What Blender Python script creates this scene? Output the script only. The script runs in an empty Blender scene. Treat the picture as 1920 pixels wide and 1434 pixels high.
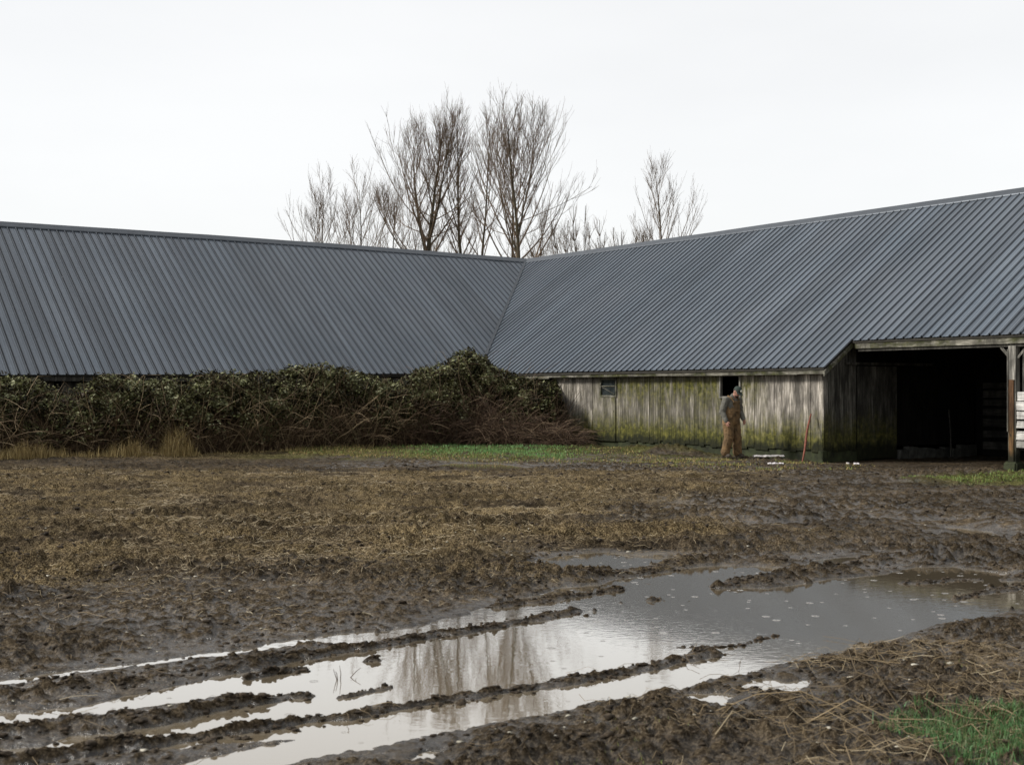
import bpy, bmesh, math, random
import numpy as np
from mathutils import Vector, Matrix, noise as mnoise
R_ = math.radians
random.seed(7); rng = np.random.default_rng(11)
scene = bpy.context.scene
COL = scene.collection

# ---------------------------------------------------------------- camera
FPX, HOR, CAMH = 2414.0, 730.0, 1.72          # focal length in photo pixels, horizon row, eye height
cam = bpy.data.cameras.new("camera"); camo = bpy.data.objects.new("camera", cam); COL.objects.link(camo)
camo.location = (0, 0, CAMH); camo.rotation_euler = (R_(90), 0, 0)
cam.sensor_width = 36; cam.lens = FPX/1920*36; cam.shift_y = 13/1920
cam.clip_start = .1; cam.clip_end = 6000
cam.dof.use_dof = True; cam.dof.focus_distance = 22; cam.dof.aperture_fstop = 5.0
scene.camera = camo
# ---------------------------------------------------------------- sky
w = bpy.data.worlds.new("World"); scene.world = w; w.use_nodes = True
nt = w.node_tree; nt.nodes.clear(); N = nt.nodes.new; L = nt.links.new
out = N('ShaderNodeOutputWorld'); add = N('ShaderNodeAddShader')
sky = N('ShaderNodeTexSky'); sky.sky_type = 'NISHITA'; sky.sun_disc = False
SUN_EL, SUN_AZ = 34, -96                     # azimuth measured from the view direction, minus = left
sky.sun_elevation = R_(SUN_EL); sky.sun_rotation = R_(SUN_AZ)
b1 = N('ShaderNodeBackground'); b1.inputs[1].default_value = .05*.4; L(sky.outputs[0], b1.inputs[0])
tc = N('ShaderNodeTexCoord'); mp = N('ShaderNodeMapping'); mp.inputs['Scale'].default_value = (1, 1, 3.2)
L(tc.outputs['Generated'], mp.inputs[0])
nz = N('ShaderNodeTexNoise'); nz.inputs['Scale'].default_value = 1.7; nz.inputs['Detail'].default_value = 5
L(mp.outputs[0], nz.inputs[0])
cr = N('ShaderNodeValToRGB'); cr.color_ramp.elements[0].position = .3; cr.color_ramp.elements[1].position = .72
cr.color_ramp.elements[0].color = (.815, .812, .805, 1); cr.color_ramp.elements[1].color = (.925, .918, .905, 1)
L(nz.outputs[0], cr.inputs[0])
b2 = N('ShaderNodeBackground'); L(cr.outputs[0], b2.inputs[0])
# sky brightened left, dimmed right and behind, out of view, to shape the light
sx_ = N('ShaderNodeSeparateXYZ'); L(tc.outputs['Generated'], sx_.inputs[0])
m1 = N('ShaderNodeMapRange'); L(sx_.outputs[0], m1.inputs[0])
for i_, v_ in zip((1, 2, 3, 4), (.45, .9, 1.0, .5)): m1.inputs[i_].default_value = v_
m2 = N('ShaderNodeMapRange'); L(sx_.outputs[0], m2.inputs[0])
for i_, v_ in zip((1, 2, 3, 4), (-.45, -.9, 1.0, 1.25)): m2.inputs[i_].default_value = v_
mm = N('ShaderNodeMath'); mm.operation = 'MULTIPLY'; L(m1.outputs[0], mm.inputs[0]); L(m2.outputs[0], mm.inputs[1]); m3 = N('ShaderNodeMapRange'); L(sx_.outputs[1], m3.inputs[0])
for i_, v_ in zip((1, 2, 3, 4), (-.05, -.5, 1.0, .65)): m3.inputs[i_].default_value = v_
mn_ = N('ShaderNodeMath'); mn_.operation = 'MULTIPLY'; L(mm.outputs[0], mn_.inputs[0]); L(m3.outputs[0], mn_.inputs[1]); L(mn_.outputs[0], b2.inputs[1])
L(b1.outputs[0], add.inputs[0]); L(b2.outputs[0], add.inputs[1]); L(add.outputs[0], out.inputs[0])
# ---------------------------------------------------------------- sun (veiled by cloud)
sl = bpy.data.lights.new("sun", 'SUN'); sl.energy = 3.5; sl.angle = R_(13); sl.color = (1, .96, .9)
so = bpy.data.objects.new("sun", sl); COL.objects.link(so)
az = R_(SUN_AZ); el = R_(SUN_EL)
sd = Vector((math.sin(az)*math.cos(el), math.cos(az)*math.cos(el), math.sin(el)))
so.rotation_euler = sd.to_track_quat('Z', 'Y').to_euler(); so.location = sd*60
scene.view_settings.view_transform = 'Standard'; scene.view_settings.look = 'None'
scene.view_settings.exposure = 0.0; scene.view_settings.gamma = 1

# ================================================================ helpers
def tag(o, label=None, cat=None, group=None, kind=None):
    if label: o['label'] = label
    if cat: o['category'] = cat
    if group: o['group'] = group
    if kind: o['kind'] = kind
    return o
def empty(name, loc=(0, 0, 0), rz=0):
    o = bpy.data.objects.new(name, None); COL.objects.link(o)
    o.location = loc; o.rotation_euler = (0, 0, rz); o.empty_display_size = .3
    return o
def mesh_obj(name, verts, faces, mat, parent=None, smooth=False, attrs=None):
    me = bpy.data.meshes.new(name)
    me.from_pydata([tuple(v) for v in verts], [], faces)
    if smooth: me.polygons.foreach_set('use_smooth', [True]*len(me.polygons))
    if attrs:
        for k, (dom, vals) in attrs.items():
            a = me.attributes.new(k, 'FLOAT', dom); a.data.foreach_set('value', np.asarray(vals, dtype=np.float32))
    me.update(); o = bpy.data.objects.new(name, me); COL.objects.link(o)
    if mat: me.materials.append(mat)
    if parent: o.parent = parent
    return o
def fast_mesh(name, V, F, mat, parent=None, smooth=False, attrs=None):
    """V (n,3) array, F (m,k) array of equal-sized faces"""
    V = np.asarray(V, np.float32); F = np.asarray(F, np.int32); k = F.shape[1]
    me = bpy.data.meshes.new(name)
    me.vertices.add(len(V)); me.vertices.foreach_set('co', V.ravel())
    me.loops.add(F.size); me.loops.foreach_set('vertex_index', F.ravel())
    me.polygons.add(len(F)); me.polygons.foreach_set('loop_start', np.arange(0, F.size, k, dtype=np.int32))
    me.polygons.foreach_set('loop_total', np.full(len(F), k, np.int32))
    if smooth: me.polygons.foreach_set('use_smooth', np.ones(len(F), bool))
    me.update(calc_edges=True)
    if attrs:
        for kk, (dom, vals) in attrs.items():
            a = me.attributes.new(kk, 'FLOAT', dom); a.data.foreach_set('value', np.asarray(vals, dtype=np.float32).ravel())
    o = bpy.data.objects.new(name, me); COL.objects.link(o)
    if mat: me.materials.append(mat)
    if parent: o.parent = parent
    return o
class MB:
    """collects boxes and tubes with one tone per piece, builds one mesh"""
    def __init__(s): s.v = []; s.f = []; s.t = []
    def add(s, vs, fs, tone=.5):
        n = len(s.v); s.v += [tuple(v) for v in vs]; s.f += [tuple(i+n for i in f) for f in fs]; s.t += [tone]*len(fs)
    def box(s, x0, x1, y0, y1, z0, z1, tone=.5, M=None, jit=0):
        P = [Vector((x, y, z)) for x in (x0, x1) for y in (y0, y1) for z in (z0, z1)]
        if jit: P = [p+Vector([random.uniform(-jit, jit) for _ in range(3)]) for p in P]
        if M: P = [M @ p for p in P]
        s.add(P, [(0, 1, 3, 2), (4, 6, 7, 5), (0, 4, 5, 1), (2, 3, 7, 6), (0, 2, 6, 4), (1, 5, 7, 3)], tone)
    def tube(s, pts, rad, n=6, tone=.5, cap=True):
        pts = [Vector(p) for p in pts]; rings = []
        for i, p in enumerate(pts):
            d = (pts[min(i+1, len(pts)-1)]-pts[max(i-1, 0)]).normalized()
            a = d.cross(Vector((.3, .2, .93))).normalized() if abs(d.z) < .95 else d.cross(Vector((1, 0, 0))).normalized()
            b = d.cross(a); r = rad[i] if hasattr(rad, '__len__') else rad
            rings.append([p+(a*math.cos(2*math.pi*k/n)+b*math.sin(2*math.pi*k/n))*r for k in range(n)])
        vs = [q for r in rings for q in r]; fs = []
        for i in range(len(pts)-1):
            for k in range(n): fs.append((i*n+k, i*n+(k+1) % n, (i+1)*n+(k+1) % n, (i+1)*n+k))
        if cap: fs += [tuple(range(n))[::-1], tuple((len(pts)-1)*n+k for k in range(n))]
        s.add(vs, fs, tone)
    def build(s, name, mat, parent=None, smooth=False):
        return mesh_obj(name, s.v, s.f, mat, parent, smooth, {'tone': ('FACE', s.t)})
# numpy value noise ---------------------------------------------------
def _h(ix, iy, seed):
    n = (ix.astype(np.int64)*374761393 + iy.astype(np.int64)*668265263 + seed*974711) & 0xffffffff
    n = ((n ^ (n >> 13))*1274126177) & 0xffffffff
    n = (n ^ (n >> 16)) & 0xffff
    return n/65535.0
def vnoise(x, y, seed=0):
    ix = np.floor(x); iy = np.floor(y); fx = x-ix; fy = y-iy
    fx = fx*fx*fx*(fx*(fx*6-15)+10); fy = fy*fy*fy*(fy*(fy*6-15)+10)
    a = _h(ix, iy, seed); b = _h(ix+1, iy, seed); c = _h(ix, iy+1, seed); d = _h(ix+1, iy+1, seed)
    return (a+(b-a)*fx+(c-a)*fy+(a-b-c+d)*fx*fy)*2-1
def fbm(x, y, oct=4, seed=0, gain=.5):
    s = 0; a = 1; t = 0
    for i in range(oct):
        ca, sa = math.cos(i*1.1), math.sin(i*1.1)
        s = s+a*vnoise(x*ca-y*sa, x*sa+y*ca, seed+i*17); t += a; a *= gain; x = x*2.03+5.1; y = y*2.03-3.7
    return s/t
def sstep(a, b, x): t = np.clip((x-a)/(b-a), 0, 1); return t*t*(3-2*t)
def w_at(px, py, z=0.0):
    """photo measurement -> point on the horizontal plane z"""
    Y = (CAMH-z)*FPX/(py-HOR); return ((px-960)/FPX*Y, Y)
def p_at(px, py, Y): return Vector(((px-960)/FPX*Y, Y, CAMH+(HOR-py)/FPX*Y))

# ================================================================ materials
def newmat(name):
    m = bpy.data.materials.new(name); m.use_nodes = True
    nt = m.node_tree; p = nt.nodes['Principled BSDF']; return m, nt, p
def ramp(nt, src, stops):
    r = nt.nodes.new('ShaderNodeValToRGB'); e = r.color_ramp.elements
    e[0].position, e[0].color = stops[0][0], (*stops[0][1], 1); e[1].position, e[1].color = stops[-1][0], (*stops[-1][1], 1)
    for s in stops[1:-1]: q = e.new(s[0]); q.color = (*s[1], 1)
    nt.links.new(src, r.inputs[0]); return r.outputs[0]
def noise(nt, vec, scale, detail=4, rough=.55, dist=0):
    n = nt.nodes.new('ShaderNodeTexNoise'); n.inputs['Scale'].default_value = scale
    n.inputs['Detail'].default_value = detail; n.inputs['Roughness'].default_value = rough; n.inputs['Distortion'].default_value = dist
    if vec is not None: nt.links.new(vec, n.inputs['Vector'])
    return n.outputs[0]
def mapping(nt, vec, scale=(1, 1, 1), loc=(0, 0, 0)):
    m = nt.nodes.new('ShaderNodeMapping'); m.inputs['Scale'].default_value = scale; m.inputs['Location'].default_value = loc
    nt.links.new(vec, m.inputs[0]); return m.outputs[0]
def mixc(nt, fac, a, b, typ='MIX'):
    m = nt.nodes.new('ShaderNodeMix'); m.data_type = 'RGBA'; m.blend_type = typ
    for i, v in ((0, fac), (6, a), (7, b)):
        if isinstance(v, (int, float)): m.inputs[i].default_value = v
        elif isinstance(v, tuple): m.inputs[i].default_value = (*v, 1) if len(v) == 3 else v
        else: nt.links.new(v, m.inputs[i])
    return m.outputs[2]
def math_(nt, op, a, b=0.0, c=None, clamp=False):
    m = nt.nodes.new('ShaderNodeMath'); m.operation = op; m.use_clamp = clamp
    for i, v in enumerate((a, b, c)):
        if v is None: continue
        if isinstance(v, (int, float)): m.inputs[i].default_value = v
        else: nt.links.new(v, m.inputs[i])
    return m.outputs[0]
def mrange(nt, v, a, b, c=0, d=1):
    m = nt.nodes.new('ShaderNodeMapRange'); nt.links.new(v, m.inputs[0])
    for i, x in zip((1, 2, 3, 4), (a, b, c, d)): m.inputs[i].default_value = x
    return m.outputs[0]
def attr(nt, name):
    a = nt.nodes.new('ShaderNodeAttribute'); a.attribute_name = name; return a.outputs['Fac']
def bump(nt, p, h, strength=.5, dist=.02):
    b = nt.nodes.new('ShaderNodeBump'); b.inputs['Strength'].default_value = strength; b.inputs['Distance'].default_value = dist
    nt.links.new(h, b.inputs['Height']); nt.links.new(b.outputs[0], p.inputs['Normal']); return b
def objco(nt):
    t = nt.nodes.new('ShaderNodeTexCoord'); return t.outputs['Object']
def sepxyz(nt, v):
    s = nt.nodes.new('ShaderNodeSeparateXYZ'); nt.links.new(v, s.inputs[0]); return s.outputs

def simple(name, col, rough=.7, var=.35, scale=8, metal=0, spec=None, tone=True, bmp=.3):
    m, nt, p = newmat(name); oc = objco(nt)
    n = noise(nt, oc, scale, 5)
    lo = tuple(c*(1-var) for c in col); hi = tuple(min(1, c*(1+var)) for c in col)
    c = ramp(nt, n, [(.3, lo), (.7, hi)])
    if tone:
        t = mrange(nt, attr(nt, 'tone'), 0, 1, .6, 1.4)
        c = mixc(nt, 1.0, c, t, 'MULTIPLY')
    nt.links.new(c, p.inputs['Base Color'])
    p.inputs['Roughness'].default_value = rough; p.inputs['Metallic'].default_value = metal
    if spec is not None: p.inputs['Specular IOR Level'].default_value = spec
    if bmp: bump(nt, p, noise(nt, oc, scale*5, 4), bmp, .01)
    return m

# --- weathered boards with moss (object x runs along the wall, z up)
def wood_mat(name, base_lo, base_hi, moss=1.0, vertical=True, zoned=False, dark_base=True):
    m, nt, p = newmat(name); oc = objco(nt); sx, sy, sz = sepxyz(nt, oc)
    st = mapping(nt, oc, (9, 9, .7) if vertical else (.7, 9, 9))
    grain = noise(nt, st, 2.2, 6, .65, .3); fine = noise(nt, mapping(nt, oc, (60, 60, 2.5) if vertical else (2.5, 60, 60)), 2, 4, .6)
    mid = math_(nt, 'ADD', math_(nt, 'MULTIPLY', grain, .6), math_(nt, 'MULTIPLY', fine, .4))
    c = ramp(nt, mid, [(.34, tuple(x*.45 for x in base_lo)), (.47, base_lo), (.6, base_hi), (.75, tuple(x*1.2 for x in base_hi))])
    t = mrange(nt, attr(nt, 'tone'), 0, 1, .45, 1.45); c = mixc(nt, 1.0, c, t, 'MULTIPLY')
    # long water stains
    stain = ramp(nt, noise(nt, mapping(nt, oc, (3.2, 3.2, .8)), 1.4, 5, .6), [(.42, (0, 0, 0)), (.62, (1, 1, 1))])
    c = mixc(nt, math_(nt, 'MULTIPLY', stain, .85), c, tuple(x*.32 for x in base_lo))
    if moss > 0:
        mn = noise(nt, mapping(nt, oc, (5, 5, .9) if vertical else (1.4, 5, 5)), 1.3, 6, .68)
        low = mrange(nt, math_(nt, 'ADD', sz, math_(nt, 'MULTIPLY', mn, -1.1)), .72, .05, 0, 1)
        if zoned:
            zx = ramp(nt, mrange(nt, sx, 0, 15), [(.0, (.1,)*3), (.36, (.12,)*3), (.42, (.8,)*3), (.55, (.85,)*3), (.7, (1.,)*3), (.79, (.8,)*3), (.83, (.0,)*3), (1, (.0,)*3)])
            up = mrange(nt, sz, .95, 1.9, .15, 1)
            upm = math_(nt, 'MULTIPLY', math_(nt, 'MULTIPLY', zx, up), mrange(nt, mn, .34, .56, 0, 1.3))
            topfade = mrange(nt, math_(nt, 'ADD', sz, math_(nt, 'MULTIPLY', mn, .5)), 2.12, 2.35, 1, .25)
            upm = math_(nt, 'MULTIPLY', upm, topfade)
            mf = math_(nt, 'MAXIMUM', low, upm)
        else: mf = low
        mf = math_(nt, 'MULTIPLY', mf, moss, clamp=True)
        mc = ramp(nt, noise(nt, oc, 9, 5, .7), [(.32, (.016, .018, .003)), (.5, (.072, .072, .012)), (.68, (.185, .17, .038))])
        c = mixc(nt, math_(nt, 'MULTIPLY', mf, .95), c, mc)
        if dark_base:
            db = mrange(nt, math_(nt, 'ADD', sz, math_(nt, 'MULTIPLY', noise(nt, mapping(nt, oc, (6, 6, 1.5)), 1, 5, .7), -.75)), -.02, .17, 1, 0)
            c = mixc(nt, math_(nt, 'MULTIPLY', db, .9), c, (.010, .012, .006))
    # knots and holes
    v = nt.nodes.new('ShaderNodeTexVoronoi'); v.inputs['Scale'].default_value = 1
    nt.links.new(mapping(nt, oc, (3.1, 3.1, 1.7)), v.inputs['Vector'])
    k = mrange(nt, v.outputs['Distance'], .03, .07, .8, 0); c = mixc(nt, k, c, (.02, .017, .012))
    nt.links.new(c, p.inputs['Base Color']); p.inputs['Roughness'].default_value = .85; p.inputs['Specular IOR Level'].default_value = .25
    bump(nt, p, mid, .6, .012); return m
M = {}
M['wall'] = wood_mat('weathered_boards', (.21, .19, .16), (.60, .55, .48), 1.0, True, True)
M['wall_dark'] = wood_mat('dark_boards', (.075, .07, .058), (.21, .20, .17), .8)
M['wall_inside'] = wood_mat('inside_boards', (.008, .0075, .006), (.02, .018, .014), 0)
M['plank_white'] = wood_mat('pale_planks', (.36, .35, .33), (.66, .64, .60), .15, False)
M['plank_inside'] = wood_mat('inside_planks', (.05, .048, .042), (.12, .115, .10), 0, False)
M['fascia'] = wood_mat('fascia_board', (.16, .15, .12), (.36, .34, .28), 0, False)
M['post'] = wood_mat('post_wood', (.20, .19, .165), (.42, .40, .35), .3)
M['rust_plank'] = wood_mat('brown_plank', (.05, .027, .013), (.17, .09, .045), .2)
def fascia_moss(m):
    nt = m.node_tree; p = nt.nodes['Principled BSDF']; src = p.inputs['Base Color'].links[0].from_socket
    oc = objco(nt); n = noise(nt, mapping(nt, oc, (1.3, 3, 3)), 1.2, 6, .65)
    f = mrange(nt, n, .46, .6, 0, .85)
    mc = ramp(nt, noise(nt, oc, 6, 5), [(.3, (.012, .014, .005)), (.6, (.05, .055, .012)), (.8, (.12, .10, .03))])
    nt.links.new(mixc(nt, f, src, mc), p.inputs['Base Color'])
fascia_moss(M['fascia'])
M['concrete'] = simple('mossy_concrete', (.028, .034, .012), .9, .7, 5, tone=False)
M['stone'] = simple('stone_base', (.07, .07, .06), .9, .5, 6)
M['deck'] = simple('roof_boards', (.03, .027, .02), .9, .3, 6, tone=False)

# --- ribbed metal
def metal_mat():
    m, nt, p = newmat('ribbed_metal'); oc = objco(nt)
    n1 = noise(nt, oc, .35, 4); n2 = noise(nt, oc, 14, 5, .7); sp = noise(nt, oc, 160, 2)
    c = ramp(nt, n1, [(.3, (.074, .096, .122)), (.7, (.108, .127, .152))])
    c = mixc(nt, .25, c, ramp(nt, n2, [(.3, (.040, .055, .075)), (.7, (.15, .172, .205))]))
    run = attr(nt, 'run'); cx = nt.nodes.new('ShaderNodeCombineXYZ'); nt.links.new(math_(nt, 'MULTIPLY', run, 2.4), cx.inputs[0]); nt.links.new(math_(nt, 'MULTIPLY', sepxyz(nt, oc)[2], .22), cx.inputs[1])
    st = noise(nt, cx.outputs[0], 1.6, 5, .65); c = mixc(nt, 1.0, c, ramp(nt, st, [(.3, (.72, .72, .73)), (.7, (1.28, 1.28, 1.26))]), 'MULTIPLY')
    pn = nt.nodes.new('ShaderNodeTexWhiteNoise'); pn.noise_dimensions = '1D'; nt.links.new(math_(nt, 'FLOOR', math_(nt, 'DIVIDE', run, .972)), pn.inputs['W'])
    c = mixc(nt, 1.0, c, mrange(nt, pn.outputs[0], 0, 1, .88, 1.12), 'MULTIPLY')
    c = mixc(nt, mrange(nt, sp, .66, .74, 0, .3), c, (.30, .31, .31))
    c = mixc(nt, math_(nt, 'MULTIPLY', attr(nt, 'tone'), .95), c, (.008, .010, .013))  # tone paints the ribs' shadow lines into the colour
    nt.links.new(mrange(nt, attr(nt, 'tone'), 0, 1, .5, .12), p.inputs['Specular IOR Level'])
    nt.links.new(c, p.inputs['Base Color']); p.inputs['Metallic'].default_value = .12
    r = mrange(nt, n2, .3, .7, .27, .40); nt.links.new(r, p.inputs['Roughness'])
    bump(nt, p, noise(nt, mapping(nt, oc, (1, 1, 1)), 1.6, 3), .25, .03)
    return m
M['metal'] = metal_mat()
M['cap'] = simple('flashing_metal', (.07, .08, .093), .45, .15, 3, metal=.5, tone=False, bmp=.1)

# --- mud
def mud_mat():
    m, nt, p = newmat('mud'); g = nt.nodes.new('ShaderNodeNewGeometry').outputs['Position']
    sz = sepxyz(nt, g)[2]
    n_big = noise(nt, g, .9, 5, .6); n_mid = noise(nt, g, 9, 6, .65); n_fine = noise(nt, g, 60, 5, .7); grit = noise(nt, g, 170, 3, .7)
    wet = attr(nt, 'wet'); straw = attr(nt, 'straw'); green = attr(nt, 'green')
    c = ramp(nt, n_mid, [(.35, (.006, .0046, .003)), (.46, (.040, .030, .019)), (.57, (.100, .077, .050)), (.72, (.23, .185, .125))])
    c = mixc(nt, .45, c, ramp(nt, n_fine, [(.39, (.004, .003, .002)), (.5, (.070, .053, .035)), (.62, (.31, .255, .18))]))
    sc = ramp(nt, n_fine, [(.40, (.020, .013, .006)), (.5, (.165, .12, .060)), (.62, (.52, .42, .24))])
    c = mixc(nt, math_(nt, 'MULTIPLY', straw, mrange(nt, n_mid, .3, .62, .30, .95)), c, sc)
    gc = ramp(nt, n_fine, [(.38, (.028, .030, .009)), (.52, (.12, .125, .036)), (.66, (.26, .24, .10))])
    c = mixc(nt, green, c, gc)
    pat = ramp(nt, n_big, [(.35, (.55, .53, .5)), (.65, (1.25, 1.22, 1.18))]); c = mixc(nt, 1.0, c, pat, 'MULTIPLY')
    c = mixc(nt, mrange(nt, grit, .30, .42, .75, 0), c, (.006, .005, .003))
    speck = mrange(nt, grit, .67, .75, 0, .5); c = mixc(nt, speck, c, (.26, .22, .15))
    rel = attr(nt, 'rel')
    # soaked soil is darker and shinier
    lowz = mrange(nt, sz, .004, .028, 1, 0)
    c = mixc(nt, math_(nt, 'MULTIPLY', lowz, .45), c, (.022, .017, .011))
    nt.links.new(c, p.inputs['Base Color'])
    w1 = math_(nt, 'ADD', math_(nt, 'MULTIPLY', wet, mrange(nt, math_(nt, 'ADD', math_(nt, 'MULTIPLY', rel, .35), n_mid), .80, .60, 0, 1)), math_(nt, 'MULTIPLY', lowz, .6), clamp=True)
    nt.links.new(mrange(nt, w1, 0, 1, .9, .17), p.inputs['Roughness'])
    nt.links.new(mrange(nt, w1, 0, 1, .04, .9), p.inputs['Specular IOR Level'])
    h = math_(nt, 'ADD', math_(nt, 'MULTIPLY', n_mid, .8), math_(nt, 'ADD', math_(nt, 'MULTIPLY', n_fine, .30), math_(nt, 'MULTIPLY', grit, .10)))
    b = bump(nt, p, h, 1.0, .09)
    nt.links.new(mrange(nt, w1, 0, 1, 1.0, .55), b.inputs['Strength'])
    return m
M['mud'] = mud_mat()
M['clod'] = simple('mud_clods', (.055, .041, .027), .75, .7, 40, tone=True, bmp=.8, spec=.2)

# --- muddy water
def water_mat():
    m, nt, p = newmat('muddy_water'); nt.nodes.remove(p); o = nt.nodes['Material Output']
    g = nt.nodes.new('ShaderNodeNewGeometry').outputs['Position']; sx, sy, sz = sepxyz(nt, g)
    dif = nt.nodes.new('ShaderNodeBsdfDiffuse'); dif.inputs[0].default_value = (.22, .178, .12, 1)
    gl = nt.nodes.new('ShaderNodeBsdfGlossy'); gl.inputs['Roughness'].default_value = .028; gl.inputs[0].default_value = (.93, .92, .895, 1)
    fr = nt.nodes.new('ShaderNodeFresnel'); fr.inputs[0].default_value = 1.33
    mx = nt.nodes.new('ShaderNodeMixShader')
    nt.links.new(mrange(nt, fr.outputs[0], .02, .33, .12, .82), mx.inputs[0])
    nt.links.new(dif.outputs[0], mx.inputs[1]); nt.links.new(gl.outputs[0], mx.inputs[2]); nt.links.new(mx.outputs[0], o.inputs[0])
    # wind ripples grow towards the far right end
    zone = math_(nt, 'MULTIPLY', mrange(nt, math_(nt, 'ADD', sy, math_(nt, 'MULTIPLY', sx, .75)), 7.6, 10.2, .03, 1), 1.0)
    rip = noise(nt, mapping(nt, g, (16, 34, 1)), 1, 3, .5, .4)
    h = math_(nt, 'MULTIPLY', rip, math_(nt, 'MULTIPLY', math_(nt, 'MULTIPLY', zone, mrange(nt, sx, 2.2, 3.6, 1, .25)), .00045))
    h = math_(nt, 'ADD', h, math_(nt, 'MULTIPLY', noise(nt, mapping(nt, g, (7, 12, 1)), 1, 2), .00035))
    # rain-drop rings
    for sc, r0, amp in ((2.3, .05, .0012), (3.7, .04, .0009)):
        v = nt.nodes.new('ShaderNodeTexVoronoi'); v.inputs['Scale'].default_value = sc; v.voronoi_dimensions = '2D'
        nt.links.new(mapping(nt, g, (1, 1, 1), (sc, sc*2, 0)), v.inputs['Vector'])
        d = v.outputs['Distance']; ring = math_(nt, 'SINE', math_(nt, 'MULTIPLY', d, 330))
        e = math_(nt, 'SUBTRACT', d, r0); env = mrange(nt, math_(nt, 'ABSOLUTE', e), .0, .028, 1, 0)
        sep = nt.nodes.new('ShaderNodeSeparateColor'); nt.links.new(v.outputs['Color'], sep.inputs[0]); env = math_(nt, 'MULTIPLY', env, math_(nt, 'GREATER_THAN', sep.outputs[0], .55))
        h = math_(nt, 'ADD', h, math_(nt, 'MULTIPLY', math_(nt, 'MULTIPLY', ring, env), math_(nt, 'MULTIPLY', mrange(nt, zone, 0, .6, .12, 1), amp)))
    b = nt.nodes.new('ShaderNodeBump'); b.inputs['Strength'].default_value = 1; b.inputs['Distance'].default_value = 1
    nt.links.new(h, b.inputs['Height']); nt.links.new(b.outputs[0], gl.inputs['Normal'])
    return m
M['water'] = water_mat()

def leaf_mat(name, a, b, c3, rough=.45, spec=.5, m2=None):
    m, nt, p = newmat(name)
    c = ramp(nt, attr(nt, 'tone'), [(0, a), (.3, m2) if m2 else (.01, a), (.55, b), (1, c3)])
    nt.links.new(c, p.inputs['Base Color']); p.inputs['Roughness'].default_value = rough; p.inputs['Specular IOR Level'].default_value = spec
    return m
M['bramble'] = leaf_mat('bramble_leaves', (.012, .012, .005), (.135, .142, .055), (.38, .38, .24), .65, .15, (.062, .050, .022))
M['cane'] = leaf_mat('bramble_canes', (.03, .018, .009), (.13, .082, .044), (.46, .35, .21), .7, .3)
M['redcane'] = leaf_mat('red_canes', (.030, .018, .010), (.11, .066, .040), (.33, .24, .15), .7, .3)
M['grass'] = leaf_mat('green_grass', (.17, .17, .045), (.16, .24, .06), (.14, .31, .105), .5, .3)
M['grass_dry'] = leaf_mat('dry_grass', (.14, .10, .04), (.42, .31, .13), (.75, .60, .30), .7, .2)
M['grass_deep'] = leaf_mat('deep_grass', (.08, .09, .03), (.06, .14, .042), (.11, .25, .09), .5, .3)
M['straw'] = leaf_mat('straw', (.10, .07, .035), (.27, .20, .11), (.52, .44, .29), .6, .3)
M['pale'] = leaf_mat('pale_bits', (.28, .26, .20), (.42, .39, .31), (.58, .55, .46), .6, .3)
M['bark'] = simple('tree_bark', (.075, .062, .036), .9, .45, 1.5, tone=True, bmp=0)
M['twig'] = simple('tree_twigs', (.17, .122, .082), .9, .25, .4, tone=True, bmp=0)

# ================================================================ barn measurements
E = (-1.06, 41.2)                       # inner eave corner on plan
U = (.570, -.8216)                      # right wing runs this way
ANG = math.atan2(U[1], U[0])
Wd, ZE, ZR = 6.53, 2.23, 6.76           # half span, eave height, ridge height
PITCH = (ZR-ZE)/Wd
def loc2w(a, b):
    return (E[0]+U[0]*a-U[1]*b, E[1]+U[1]*a+U[0]*b)
def w2loc(X, Y):
    dx, dy = X-E[0], Y-E[1]; return dx*U[0]+dy*U[1], -dx*U[1]+dy*U[0]

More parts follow.
